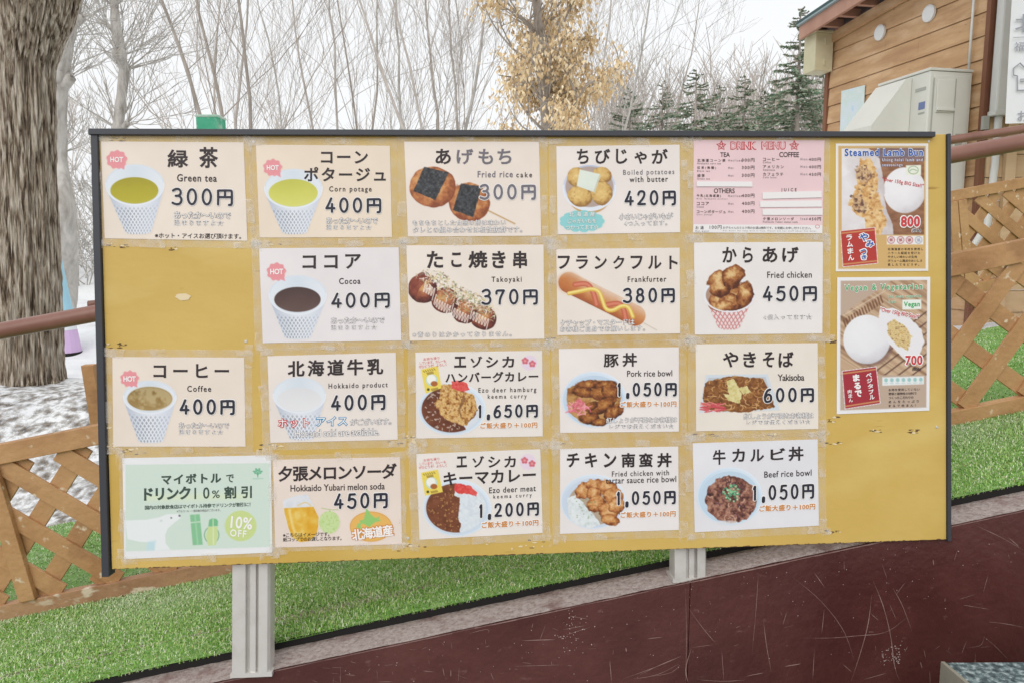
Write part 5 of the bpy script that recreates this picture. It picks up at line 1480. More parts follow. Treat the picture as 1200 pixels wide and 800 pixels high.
M_ROOF = mat('dark_green_sheet_roof', (58, 84, 86), .45)
M_ROOFL = mat('pale_roof_edge', (150, 168, 172), .5)
NC = np.array([3.27, 5.30]); FC = np.array([2.92, 7.02])            # near and far corner of the side wall, plan
wd = (FC - NC) / np.linalg.norm(FC - NC); LW = np.linalg.norm(FC - NC)
wn2 = np.array([-wd[1], wd[0]])                                     # outward, to the left
if wn2[0] > 0: wn2 = -wn2
W3 = lambda s, z, k=0.0: np.array([NC[0] + wd[0] * s + wn2[0] * k, NC[1] + wd[1] * s + wn2[1] * k, z])
hut = empty('wooden_building', tuple(W3(0, .6))); tag(hut, 'brown board-clad wooden building with a sloping green-edged roof', 'building')
ZB = .6
def roof_z(s): return 3.60 - .085 * s                                 # the wall's raking top
mb = MB()
z = ZB; bh = .158; k = 0
while z < 3.7:
    # a course of siding, each lapping the one below
    for s0, s1 in ((0.0, LW * (.37 + .21 * (k % 3))), (LW * (.37 + .21 * (k % 3)) + .002, LW)):
        zt0, zt1 = min(z + bh - .004, roof_z(s0)), min(z + bh - .004, roof_z(s1))
        if zt0 - z < .01 and zt1 - z < .01: continue
        zt0, zt1 = max(zt0, z + .003), max(zt1, z + .003)
        mb.hexa([W3(s0, z, .016), W3(s1, z, .016), W3(s1, zt1, .006), W3(s0, zt0, .006)], [W3(s0, z, -.03), W3(s1, z, -.03), W3(s1, zt1, -.03), W3(s0, zt0, -.03)])
    z += bh; k += 1
obj('siding', mb, M_SIDE, hut)
mb = MB(); mb.hexa([W3(0, ZB, -.035), W3(LW, ZB, -.035), W3(LW, roof_z(LW), -.035), W3(0, roof_z(0), -.035)], [W3(0, ZB, -.12), W3(LW, ZB, -.12), W3(LW, roof_z(LW), -.12), W3(0, roof_z(0), -.12)]); obj('wall_core', mb, M_SOFF, hut)
mb = MB(); mb.hexa([W3(LW + .005, ZB, .028), W3(LW + .05, ZB, .028), W3(LW + .05, 3.3, .028), W3(LW + .005, 3.3, .028)], [W3(LW + .005, ZB, -.1), W3(LW + .05, ZB, -.1), W3(LW + .05, 3.3, -.1), W3(LW + .005, 3.3, -.1)]); obj('corner_trim', mb, M_TRIM, hut)
mb = MB(); mb.hexa([W3(-.004, ZB, .03), W3(-.04, ZB, .03), W3(-.04, 4.2, .03), W3(-.004, 4.2, .03)], [W3(-.004, ZB, -.012), W3(-.04, ZB, -.012), W3(-.04, 4.2, -.012), W3(-.004, 4.2, -.012)]); obj('corner_trim', mb, M_TRIM, hut)
# front wall, facing the camera, clad in pale boards
F3 = lambda s, z, k=0.0: np.array([NC[0] + .03 + s, NC[1] - .036 - k - .12 * s, z])
mb = MB(); z = ZB
while z < 4.2:
    mb.hexa([F3(0, z, .014), F3(3.2, z, .014), F3(3.2, z + .152, .004), F3(0, z + .152, .004)], [F3(0, z, -.04), F3(3.2, z, -.04), F3(3.2, z + .152, -.04), F3(0, z + .152, -.04)]); z += .156
obj('front_siding', mb, M_SIDEP, hut)
mb = MB(); mb.hexa([F3(.10, .9, .05), F3(.165, .9, .05), F3(.165, 4.2, .05), F3(.10, 4.2, .05)], [F3(.10, .9, .016), F3(.165, .9, .016), F3(.165, 4.2, .016), F3(.10, 4.2, .016)]); obj('front_batten', mb, M_SIDEP, hut)
# roof: sheathing, fascia along its outer edge, rafters under the overhang
OV = .28
def roofq(z_off0, z_off1, k0, k1, sA=-1.2, sB=LW + .10):
    return ([W3(sA, roof_z(sA) + z_off0, k0), W3(sB, roof_z(sB) + z_off0, k0), W3(sB, roof_z(sB) + z_off1, k0), W3(sA, roof_z(sA) + z_off1, k0)],
            [W3(sA, roof_z(sA) + z_off0, k1), W3(sB, roof_z(sB) + z_off0, k1), W3(sB, roof_z(sB) + z_off1, k1), W3(sA, roof_z(sA) + z_off1, k1)])
rf = MB(); rf.hexa(*roofq(.10, .125, OV + .03, -2.5)); rf = obj('roof', rf, M_ROOF, hut)
mb = MB(); mb.hexa(*roofq(.086, .1, OV + .028, -2.5)); obj('roof_edge', mb, M_ROOFL, rf)
mb = MB(); mb.hexa(*roofq(-.03, .085, OV, OV - .03)); obj('fascia', mb, M_FASCIA, rf)
mb = MB(); mb.hexa(*roofq(.062, .084, OV - .031, -.5)); obj('soffit', mb, M_SOFF, rf)
for i in range(8):
    s = LW + .05 - i * .23
    mb = MB(); mb.hexa([W3(s, roof_z(s) - .005, .02), W3(s + .045, roof_z(s) - .005, .02), W3(s + .045, roof_z(s) + .06, .02), W3(s, roof_z(s) + .06, .02)],
                       [W3(s, roof_z(s) - .005, OV - .032), W3(s + .045, roof_z(s) - .005, OV - .032), W3(s + .045, roof_z(s) + .06, OV - .032), W3(s, roof_z(s) + .06, OV - .032)]); obj('rafter', mb, M_FASCIA, rf)
mb = MB(); mb.hexa(*[[p for p in qd] for qd in (lambda a, b: (a, b))(*roofq(-.09, -.006, .05, .02, .0, LW + .04))]); obj('rake_board', mb, M_SIDE, hut)
def on_side(px, py, k=.02):
    """point of the side wall seen at a picture point"""
    d = ray(px, py); o = np.array([0, 0, EYE]); n_ = np.array([wn2[0], wn2[1], 0]); P = W3(0, 0, k)
    return o + d * (((P - o) @ n_) / (d @ n_))
def side_sz(px, py, k=.02):
    p = on_side(px, py, k); return float((p[:2] - NC) @ wd), float(p[2])
localise(hut, tuple(W3(0, ZB)))
M_WHITE_P = nmat('white_plastic', [(206, 208, 204), (216, 217, 213)], 3, 4, rough=.4, spec=.45)
# round vents
for px, py in ((1031.5, 38.5), (1089, 16)):
    s, z = side_sz(px, py); mb = MB(); t = np.linspace(0, 2 * PI, 20, endpoint=False)
    V = [W3(s + .062 * math.cos(a), z + .062 * math.sin(a), k) for k in (.014, .032) for a in t]; V += [W3(s + .048 * math.cos(a), z + .048 * math.sin(a), .04) for a in t]
    mb.add(V, [(i, (i + 1) % 20, 20 + (i + 1) % 20, 20 + i) for i in range(20)] + [(20 + i, 20 + (i + 1) % 20, 40 + (i + 1) % 20, 40 + i) for i in range(20)] + [tuple(range(40, 60))])
    o = obj('wall_vent', mb, mat('white_vent_plastic', (226, 228, 228), .4), None)
    tag(o, 'round white vent cap on the siding nearer the roof corner' if px < 1050 else 'round white vent cap on the siding above the air conditioner', 'vent', 'round vent caps')
# meter box at the far corner
s, z = LW + .03, side_sz(972, 64)[1]
mbx = empty('meter_box', tuple(W3(s, z, .1))); tag(mbx, 'cream metal meter box at the far top corner of the brown building', 'meter box')
M_CREAM = nmat('cream_metal', [(196, 190, 158), (212, 206, 176)], 4, 4, rough=.5)
hb_ = .165
mb = MB(); mb.hexa([W3(s - .09, z - hb_, .03), W3(s + .09, z - hb_, .03), W3(s + .09, z + hb_, .03), W3(s - .09, z + hb_, .03)], [W3(s - .09, z - hb_, .21), W3(s + .09, z - hb_, .21), W3(s + .09, z + hb_, .21), W3(s - .09, z + hb_, .21)]); obj('casing', mb, M_CREAM, mbx, bevel=.006)
mb = MB(); mb.hexa([W3(s - .11, z + hb_, .02), W3(s + .1, z + hb_, .02), W3(s + .1, z + hb_ + .018, .02), W3(s - .11, z + hb_ + .018, .02)], [W3(s - .11, z + hb_, .235), W3(s + .1, z + hb_, .235), W3(s + .1, z + hb_ + .012, .235), W3(s - .11, z + hb_ + .012, .235)]); obj('lid', mb, M_CREAM, mbx)
for dz in (-.09, .09):
    mb = MB(); mb.box(W3(s - .0935, z + dz, .12), (.008, .03, .05)); obj('hinge', mb, M_CREAM, mbx)
localise(mbx, tuple(W3(s, z, .1)))
# pale poster on the siding
P4 = [on_side(986, 107, .024), on_side(1013.5, 100, .024), on_side(1012, 140, .024), on_side(984, 160, .024)]
mb = MB(); n_ = 14
for i in range(n_):
    for j in range(n_):
        f = lambda a, b: P4[0] * (1 - a) * (1 - b) + P4[1] * a * (1 - b) + P4[2] * a * b + P4[3] * (1 - a) * b
        mb.add([f(i / n_, j / n_), f(i / n_, (j + 1) / n_), f((i + 1) / n_, (j + 1) / n_), f((i + 1) / n_, j / n_)], [(0, 1, 2, 3)])
o = obj('wall_poster', mb, nmat('faded_poster_print', [(176, 204, 224), (212, 224, 232), (206, 222, 218), (224, 228, 231)], 5, 4, rough=.5), None)
m_ = o.modifiers.new('paper', 'SOLIDIFY'); m_.thickness = .001
tag(o, 'faded pale blue poster on the brown siding beside the air conditioner', 'poster')

# air conditioner: casing, end panel, sloping snow hood
ac = empty('air_conditioner', tuple(W3(.2, 1.6, .2))); tag(ac, 'white outdoor air conditioner unit with a sloping snow hood', 'air conditioner')
M_AC = nmat('off_white_casing', [(208, 208, 200), (216, 216, 208)], 2, 4, rough=.42, spec=.4)
M_ACG = mat('grey_casing_lines', (168, 170, 164), .5)
e0, e1 = .06, .58                                                # along the wall
kN, kF = .045, .385                                                # stand off the wall
zT = float(at(1093, 83.5, 5.3)[2]); zBt = zT - .98
def acq(s0, s1, z0, z1, k0, k1): return [W3(s0, z0, k0), W3(s0, z0, k1), W3(s0, z1, k1), W3(s0, z1, k0)], [W3(s1, z0, k0), W3(s1, z0, k1), W3(s1, z1, k1), W3(s1, z1, k0)]
mb = MB(); mb.hexa(*acq(e0, e1, zBt, zT, kN, kF)); obj('casing', mb, M_AC, ac, bevel=.008)
mb = MB(); mb.hexa(*acq(e0 - .006, e1 + .006, zT + .001, zT + .02, kN - .006, kF + .006)); obj('top_cover', mb, M_AC, ac, bevel=.004)
mb = MB(); mb.hexa(*acq(e0 - .010, e0 - .001, zBt + .03, zT - .03, kN + .03, kF - .03)); ep = obj('end_panel', mb, M_AC, ac, bevel=.003)
mb = MB(); mb.hexa(*acq(e0 - .018, e0 - .011, zT - .28, zT - .06, kF - .19, kF - .05)); obj('handle_recess', mb, M_AC, ep, bevel=.004)
mb = MB(); mb.hexa(*acq(e0 - .030, e0 - .0185, zT - .27, zT - .25, kF - .19, kF - .05)); obj('handle', mb, M_AC, ep, bevel=.003)
mb = MB(); mb.hexa(*acq(e0 - .0135, e0 - .0105, zT - .58, zT - .565, kN + .05, kN + .12)); obj('rating_label', mb, mat('black_label_print', (60, 60, 60), .5), ep)
mb = MB(); mb.hexa(*acq(e0 - .0135, e0 - .0105, zT - .55, zT - .42, kN + .06, kN + .115)); obj('rating_label', mb, M_ACG, ep)
for k_ in (kF - .03, kF - .205):
    mb = MB(); mb.hexa(*acq(e0 - .0125, e0 - .0104, zBt + .05, zT - .05, k_, k_ + .006)); obj('panel_seam', mb, M_ACG, ep)
# hood: flares out of the front face and slopes down
sA, sB = e0 + .17, e1 - .03
zh = zT - .02; zl = zh - .33
kO = kF + .31
mb = MB()
T_ = lambda s: [W3(s, zh, kF + .002), W3(s, zh, kF + .05), W3(s, zl, kO), W3(s, zl - .05, kO), W3(s, zh - .80, kF + .04), W3(s, zh - .80, kF + .002)]
a_, b2 = T_(sA), T_(sB); mb.add(a_ + b2, [(5, 4, 3, 2, 1, 0), (6, 7, 8, 9, 10, 11)] + [(i, (i + 1) % 6, 6 + (i + 1) % 6, 6 + i) for i in range(6) if i not in (3,)])
mb.hexa([W3(sA + .02, zl - .045, kO - .012), W3(sB - .02, zl - .045, kO - .012), W3(sB - .02, zl - .06, kO - .06), W3(sA + .02, zl - .06, kO - .06)], [W3(sA + .02, zl - .05, kO - .012), W3(sB - .02, zl - .05, kO - .012), W3(sB - .02, zl - .065, kO - .06), W3(sA + .02, zl - .065, kO - .06)])
obj('snow_hood', mb, M_AC, ac, bevel=.004)
t_ = [W3(sA - .09, zT - .10, kF + .003)]
for k, (dz, hh, ww2) in enumerate(((.10, .022, .10), (.20, .05, .06), (.27, .012, .06))):
    mb = MB(); s_ = e0 + .03; mb.hexa([W3(s_, zT - dz - hh, kF + .001), W3(s_ + ww2, zT - dz - hh, kF + .001), W3(s_ + ww2, zT - dz, kF + .001), W3(s_, zT - dz, kF + .001)], [W3(s_, zT - dz - hh, kF + .0025), W3(s_ + ww2, zT - dz - hh, kF + .0025), W3(s_ + ww2, zT - dz, kF + .0025), W3(s_, zT - dz, kF + .0025)])
    obj('maker_label', mb, [M_ACG, mat('blue_grey_print', (110, 126, 170), .5), M_ACG][k], ac)
for s_ in (e0 + .1, e1 - .1):
    mb = MB(); mb.hexa(*acq(s_ - .03, s_ + .03, zBt - .08, zBt - .002, kN - .05, kF + .02)); obj('bracket', mb, M_ACG, ac)
localise(ac, tuple(W3(.2, 1.6, .2)))
# white boxed pipe cover, thin drain, hose
dp_ = empty('pipe_cover', tuple(F3(.03, 2, .06))); tag(dp_, 'tall white boxed pipe cover beside the building corner', 'pipe cover')
x0_, zc = -0.022, float(at(1158, 131, 5.15)[2])
mb = MB(); mb.hexa([F3(x0_, zc, .1), F3(x0_ + .105, zc, .1), F3(x0_ + .105, 4.2, .1), F3(x0_, 4.2, .1)], [F3(x0_, zc, .02), F3(x0_ + .105, zc, .02), F3(x0_ + .105, 4.2, .02), F3(x0_, 4.2, .02)]); obj('cover_box', mb, M_WHITE_P, dp_, bevel=.012)
mb = MB(); mb.hexa([F3(x0_ - .006, zc - .02, .106), F3(x0_ + .111, zc - .02, .106), F3(x0_ + .111, zc + .015, .106), F3(x0_ - .006, zc + .015, .106)], [F3(x0_ - .006, zc - .02, .018), F3(x0_ + .111, zc - .02, .018), F3(x0_ + .111, zc + .015, .018), F3(x0_ - .006, zc + .015, .018)]); obj('end_collar', mb, M_WHITE_P, dp_, bevel=.006)
mb = MB(); p_ = F3(x0_ + .045, zc, .06); mb.tube([p_, p_ + down * .35, p_ + down * .75 + np.array([-.02, 0, 0]), p_ + down * .95 + np.array([-.12, .02, 0]), p_ + down * 1.02 + np.array([-.3, .05, 0])], .024, 12); obj('insulated_hose', mb, M_WHITE_P, dp_, True)
mb = MB(); mb.box(F3(x0_ - .02, zc - .06, .03), (.04, .03, .09)); obj('pipe_clip', mb, M_ACG, dp_)
localise(dp_, tuple(F3(.03, 2, .06)))
s, z = side_sz(1139, 40, .03)
mb = MB(); mb.tube([W3(s, 3.8, .035), W3(s, z, .035), W3(s, zT + .02, .035)], .009, 10)
tag(obj('drain_pipe', mb, M_WHITE_P, None, True), 'thin white pipe running down the brown siding to the air conditioner', 'pipe')
# white banner with clothing advertisement, hung on a post
bn = empty('hanging_banner', tuple(at(1190, 80, 4.7))); tag(bn, 'white hanging banner with a T-shirt outline at the frame edge', 'banner')
T0, T1 = at(1187.5, -20, 4.75), at(1177.5, 156, 4.75); ev = np.array([1.0, -.12, 0]); ev /= np.linalg.norm(ev)
bw = .85; dn = (T1 - T0)
bi, bj = np.meshgrid(np.linspace(0, 1, 21), np.linspace(0, 1, 25), indexing='ij')
bV = T0 + (bi[..., None] - .25) * 1.25 * dn + ev * bw * bj[..., None]; bV[..., 1] += .006 * np.sin(bj * 9 + bi * 3)
ids = np.arange(bi.size).reshape(bi.shape); q = np.stack([ids[:-1, :-1], ids[1:, :-1], ids[1:, 1:], ids[:-1, 1:]], -1).reshape(-1, 4)
link('banner_cloth', fast_mesh('banner_cloth', bV.reshape(-1, 3), q), nmat('white_banner_cloth', [(226, 228, 232), (232, 233, 236)], 3, 3, rough=.6), bn, True)
M_BINK = mat('grey_banner_ink', (158, 160, 168), .6)
def banner_pt(P, off=.011):
    P = np.asarray(P, float); nb_ = np.cross(dn, ev); nb_ /= np.linalg.norm(nb_)
    if nb_[1] > 0: nb_ = -nb_
    out_ = []
    for x, y in P:
        # picture coordinates of the left strip that shows -> the cloth
        b = (x - (1187.5 - (y + 20) / 176 * 10)) / (bw * FPX / 4.75); a = (y + 20) / 176.0
        out_.append(T0 + dn * a + ev * bw * b + nb_ * off)
    return np.array(out_)
mb = MB()
for ch, x0, y0, x1, y1, bv in (('北', 1188, 17, 1214, 38, .0), ('海', 1217, 16, 1240, 38, .0), ('福袋のご案内', 1187, 49, 1262, 60, .0), ('お店の服', 1190, 130, 1250, 143, .0)):
    v_, f_ = text_geo(ch, .004, 1.0); a, b = v_.min(0), v_.max(0)
    P = np.c_[x0 + (v_[:, 0] - a[0]) / (b[0] - a[0]) * (x1 - x0), y1 - (v_[:, 1] - a[1]) / (b[1] - a[1]) * (y1 - y0)]
    mb.add(banner_pt(P), f_)
obj('banner_lettering', mb, M_BINK, bn)
mb = MB()
shirt = [(1193, 74), (1186, 80), (1186, 88), (1190, 89), (1190, 106), (1210, 106), (1210, 88), (1214, 87), (1214, 79), (1207, 74), (1203, 79), (1197, 79), (1193, 74)]
for (a, b) in zip(shirt[:-1], shirt[1:]):
    p, q_ = banner_pt([a, b], .0125); mb.tube([p, q_], .0035, 6)
for y in (93, 95.5): p, q_ = banner_pt([(1193, y), (1199, y)], .0125); mb.tube([p, q_], .003, 6)
p, q_ = banner_pt([(1186, 44), (1262, 43)], .0125); mb.tube([p, q_], .002, 6)
obj('shirt_outline', mb, M_BINK, bn)
localise(bn, tuple(at(1190, 80, 4.7)))

# speckled stone block in front of the wall
M_STONE = nmat('speckled_stone', [(52, 64, 68), (84, 100, 104), (120, 136, 138), (176, 188, 190)], 90, 3, rough=.5, bump=.1, pos=[.34, .48, .56, .68])
M_STEDGE = nmat('stone_edge_metal', [(120, 118, 108), (142, 138, 126)], 8, 4, rough=.5)
z_s = 0.72
c0 = at_z(1107, 775, z_s); cb = at_z(1200, 774.5, z_s)
blk = empty('stone_block', (c0[0], c0[1], 0)); tag(blk, 'speckled blue-grey stone block with metal edging against the maroon wall', 'stone block')
wy = WALL_P[1] + .0
dd = BACK * -1
x_dir = cb - c0; x_dir /= np.linalg.norm(x_dir)
q0 = c0; q1 = c0 + x_dir * .8; q3 = c0 + NH * .5; q2 = q1 + NH * .5
mb = MB(); mb.hexa([p + down * .05 for p in (q0, q1, q2, q3)], [p for p in (q0, q1, q2, q3)]); obj('stone_top', mb, M_STONE, blk, bevel=.003)
mb = MB(); ins = [q0 + x_dir * .006, q1, q2 - NH * .01, q3 + x_dir * .006 - NH * .01]; mb.hexa([p * [1, 1, 0] for p in ins], [p + down * .051 for p in ins]); obj('stone_base', mb, M_STONE, blk)
mb = MB(); mb.bar(q0 - x_dir * .004 + down * .027, q3 - x_dir * .004 + down * .027, .056, .007, np.array([0, 0, 1.0])); obj('edge_strip', mb, M_STEDGE, blk)
localise(blk, (c0[0], c0[1], 0))
# ---------------------------------------------------------------- trees and shrubs
def bark(name, cols, scale=14, stretch=(1, 1, .14), bump=.8):
    m = nmat(name, cols, scale, 9, stretch, rough=.9, bump=bump, spec=.15, distort=.4, pos=[.33, .43, .51, .63] if len(cols) == 4 else None)
    return m
M_BARK = bark('furrowed_bark', [(50, 40, 33), (116, 101, 86), (164, 151, 135), (208, 199, 186)], 52, (1, 1, .10), 1.0)
M_PALE = bark('pale_bark', [(148, 142, 134), (182, 178, 172), (204, 200, 194)], 10, (1, 1, .3), .4)
M_GREYT = bark('grey_twig', [(178, 170, 163), (202, 195, 188)], 8, (1, 1, .4), .2)
M_BROWNT = bark('brown_grey_bark', [(152, 143, 134), (186, 177, 168)], 8, (1, 1, .3), .3)

# the big near trunk: furrowed, forked above the frame
def near_trunk():
    Y = 4.6
    b = at(34, 434, Y); zg = float(ground_z(np.array(b[0]), np.array(Y)))
    root = empty('broadleaf_tree', (b[0], Y, zg)); tag(root, 'thick furrowed brown trunk standing on the soil mound behind the handrail', 'tree')
    nz_, na_ = 260, 220
    cxs = np.array([34, 33, 31, 31, 35.5, 41, 55]); ys_ = np.array([440, 330, 200, 78, 50, 22, -90]); hw = np.array([36, 34, 29.5, 29.5, 33, 38.5, 54])
    z_of = lambda y: at(34, y, Y)[2]
    zs = np.array([z_of(y) for y in ys_]); xc = np.array([at(x, y, Y)[0] for x, y in zip(cxs, ys_)]); rd_ = hw * Y / FPX * .97
    zz_ = np.linspace(zg - .12, zs[-1], nz_)
    V = []
    for z in zz_:
        cx, r = np.interp(z, zs, xc), np.interp(z, zs, rd_)
        r *= 1 + .06 * math.exp(-max(0, z - zg) / .05)
        for k in range(na_):
            a = 2 * PI * k / na_
            p = Vector((math.cos(a) * 3.2, math.sin(a) * 3.2, z * 1.1))
            w_ = mnoise.noise(p * 1.5) * .5
            fur = 1 - abs(mnoise.noise(Vector((math.cos(a + w_ * .1) * 11, math.sin(a + w_ * .1) * 11, z * 2.4)))) * 2.2
            fin = 1 - abs(mnoise.noise(Vector((math.cos(a) * 20, math.sin(a) * 20, z * 9)))) * 2
            lump = mnoise.noise(Vector((math.cos(a) * 1.2, math.sin(a) * 1.2, z * 2.2)))
            flare = .10 * math.exp(-max(0, z - zg) / .06) * max(0, math.cos(a * 5 + 1)) * .6
            rr_ = r * (1 - .12 * np.clip(fur, 0, 1) ** 2 - .028 * fin + .035 * lump + flare)
            V.append((cx + rr_ * math.cos(a), Y + .02 + rr_ * math.sin(a), z))
    ids = np.arange(nz_ * na_).reshape(nz_, na_)
    q = np.stack([ids[:-1], np.roll(ids, -1, 1)[:-1], np.roll(ids, -1, 1)[1:], ids[1:]], -1).reshape(-1, 4)
    link('trunk', fast_mesh('trunk', np.array(V), q), M_BARK, root, True)
    mb = MB()
    p = [at(70, -40, Y + .02), at(84, -80, Y), at(98, -120, Y + .05), at(120, -190, Y + .2), at(160, -340, Y + .5)]
    mb.tube(chaikin(np.array(p), 2), np.linspace(.085, .05, len(chaikin(np.array(p), 2))), 18)
    p = [at(30, -60, Y), at(10, -200, Y), at(-30, -400, Y + .3)]; mb.tube(chaikin(np.array(p), 2), np.linspace(.16, .07, len(chaikin(np.array(p), 2))), 18)
    obj('limbs', mb, M_BARK, root, True)
    grow_crown(root, at(120, -160, Y + .2), M_BROWNT)
    localise(root, (b[0], Y, zg))

def grow_crown(root, p, m):
    mb = MB(); branch(mb, np.array(p, float), np.array([.3, .1, 1.0]), 1.2, .04, 4, np.random.default_rng(4)); obj('crown', mb, m, root)

def branch(mb, p, d, L, r, depth, rg, spread=.55, up=.25, kids=(2, 4), shrink=.68, seg=4, wob=.14, rmin=.003):
    pts = [p]; d = d / np.linalg.norm(d)
    for i in range(seg):
        d = d + rg.normal(0, wob, 3) + np.array([0, 0, up * .25]); d /= np.linalg.norm(d)
        pts.append(pts[-1] + d * L / seg)
    pts = np.array(pts); r1_ = max(r * .55, rmin)
    mb.tube(pts, np.linspace(r, r1_, seg + 1), 6 if r > .02 else (4 if r > .008 else 3), False)
    if depth <= 0: return
    n = rg.integers(kids[0], kids[1] + 1)
    for k in range(n + 1):
        t = 1.0 if k == 0 else rg.uniform(.3, .95)
        i = min(int(t * seg), seg - 1); q = pts[i] + (pts[i + 1] - pts[i]) * (t * seg - i)
        dd_ = d if k == 0 else (pts[i + 1] - pts[i])
        nd = dd_ / np.linalg.norm(dd_) + rg.normal(0, spread if k else spread * .4, 3) + np.array([0, 0, up])
        branch(mb, q, nd, L * shrink * rg.uniform(.75, 1.2), max(r * (.72 if k == 0 else .5), rmin), depth - 1, rg, spread, up, kids, shrink, seg, wob, rmin)

def bare_tree(label, px, Y, stems, height, r, seed, m=None, lean=.075, depth=4, group='bare trees behind the board', spread=.40, up=.32, rmin=.0026, fork=0.0, kids=(2, 3)):
    rg = np.random.default_rng(seed)
    x = at(px, 290, Y)[0]; z = float(ground_z(np.array(x), np.array(Y)))
    root = empty('bare_tree', (x, Y, z)); tag(root, label, 'tree', group)
    tr, cr = MB(), MB()
    for k in range(stems):
        d = np.array([rg.normal(0, lean) + (k - (stems - 1) / 2) * lean * .8, rg.normal(0, lean), 1.0]); d /= np.linalg.norm(d)
        p = np.array([x + (k - (stems - 1) / 2) * r * 2.2, Y + rg.normal(0, r), z - .1]); pts = [p]; n = 14
        for i in range(n):
            d = d + rg.normal(0, .075, 3) * [1, 1, .2] + np.array([0, 0, .05]); d /= np.linalg.norm(d); pts.append(pts[-1] + d * height / n)
        pts = np.array(pts); rr_ = np.linspace(r, max(.010, r * .2), n + 1) * rg.uniform(.36, .6)
        tr.tube(pts, rr_, 9, False)
        for j in range(8):
            t = rg.uniform(.16, 1.0); i = min(int(t * n), n - 1); q = pts[i]
            a = rg.uniform(0, 2 * PI); nd = np.array([math.cos(a) * .62, math.sin(a) * .62, rg.uniform(.6, 1.5)])
            branch(cr, q, nd, height * .27 * (1.15 - t * .6), rr_[i] * .36, depth - 1, rg, spread, up, kids, .64, 4, .17, rmin)
    obj('trunk', tr, m or M_GREYT, root, True); obj('crown', cr, m or M_GREYT, root)
    localise(root, (x, Y, z)); return root

def pollard(label, px, Y, pts_px, rad_px, seed):
    """an old pollard: twisted pale trunk, swollen knuckles with sprays of thin shoots"""
    rg = np.random.default_rng(seed)
    P = np.array([at(x, y, Y + rg.normal(0, .08)) for x, y in pts_px]); base = P[0].copy(); z = float(ground_z(np.array(base[0]), np.array(Y)))
    P = np.concatenate([[[base[0], Y, z - .1]], P])
    R_ = np.array([rad_px[0]] + list(rad_px)) * Y / FPX
    root = empty('pollard_tree', (base[0], Y, z)); tag(root, label, 'tree', 'pale pollarded trees')
    n = 60; t = np.linspace(0, len(P) - 1, n); C = np.stack([np.interp(t, range(len(P)), P[:, k]) for k in range(3)], 1)
    for _ in range(2): C[1:-1] = (C[:-2] + C[1:-1] * 2 + C[2:]) / 4
    rr_ = np.interp(t, range(len(P)), R_) * (1 + .16 * np.array([mnoise.noise(Vector((k * .35, seed, 0))) for k in range(n)]))
    tr = MB(); tr.tube(C, rr_, 14); cr = MB()
    heads = list(P[3:]) 
    for hx, h in enumerate(heads):
        hr = R_[3 + hx] * 1.15
        t_ = np.linspace(-1, 1, 7); tr.tube(h + np.outer(t_ * hr * 1.1, [.1, .05, 1]), hr * np.sqrt(np.clip(1.02 - t_ ** 2, .02, 1)), 10)
        for k in range(13):
            a = rg.uniform(0, 2 * PI); e = rg.uniform(-.1, 1.2)
            d = np.array([math.cos(a) * math.cos(e), math.sin(a) * math.cos(e), math.sin(e)])
            branch(cr, h + d * hr * .6, d + [0, 0, .35], rg.uniform(.25, .9) * Y / 9, .006 * Y / 9 * 1.3, 2, rg, .4, .1, (1, 3), .7, 4, .12, .0028 * Y / 9)
    for k in range(4):                               # cut stubs
        i = rg.integers(12, n - 6); a = rg.uniform(0, 2 * PI); d = np.array([math.cos(a), math.sin(a) * .4, .7]); d /= np.linalg.norm(d)
        tr.tube([C[i], C[i] + d * rr_[i] * 2.4], [rr_[i] * .7, rr_[i] * .5], 9)
        for _ in range(9):
            dd_ = d + rg.normal(0, .5, 3); branch(cr, C[i] + d * rr_[i] * 2.2, dd_, rg.uniform(.3, .6) * Y / 9, .006 * Y / 9, 2, rg, .4, .1, (1, 2), .7, 4, .12, .0028 * Y / 9)
    obj('trunk', tr, M_PALE, root, True); obj('crown', cr, M_PALE, root)
    localise(root, (base[0], Y, z))

near_trunk()
pollard('pale twisted pollard leaning behind the big trunk with cut knuckles', 70, 8.5, [(78, 330), (76, 250), (66, 180), (68, 90), (78, 40), (92, -20), (104, -80)], [13, 12, 10, 11, 9, 8, 6], 3)
pollard('pale pollard with one knobbly stem and arching shoots above board corner', 140, 12, [(140, 330), (140, 230), (138, 150), (146, 82), (140, 64), (134, 8), (138, -40)], [6, 6, 6, 5.4, 6.5, 4, 3.4], 8)

trees = [('two-stemmed bare tree spreading over the first green tea card', 250, 17, 2, 9.5, .085, 21), ('slender bare tree with two stems beside the green box', 296, 15, 3, 9.0, .09, 22), ('single thin pale bare pole tree', 337, 16, 1, 9.0, .06, 23),
         ('bare tree with wide forked stems over the corn potage card', 400, 17, 2, 9.5, .085, 24), ('slim bare tree with two close stems above the corn card edge', 432, 18, 2, 8.5, .075, 25), ('crooked bare tree between the corn and rice cake cards', 478, 16, 2, 9.0, .1, 26),
         ('upright dark bare tree over the rice cake card', 510, 14, 2, 8.5, .075, 27), ('tall bare tree just before the brown leaved oak', 545, 18, 2, 10.0, .085, 28), ('bare tree whose fans of twigs rise beyond the oak', 705, 17, 2, 9.0, .07, 29),
         ('bare leaning tree with long arching branches beyond the oak', 660, 17, 2, 9.5, .09, 30), ('pale fine-twigged bare tree over the potato card', 760, 22, 2, 8.5, .08, 31)]
for lb, px, Y, st_, h, r, sd in trees:
    bare_tree(lb, px, Y, st_, h, r, sd, [M_GREYT, M_BROWNT, M_PALE][sd % 3] if px != 337 else M_PALE)

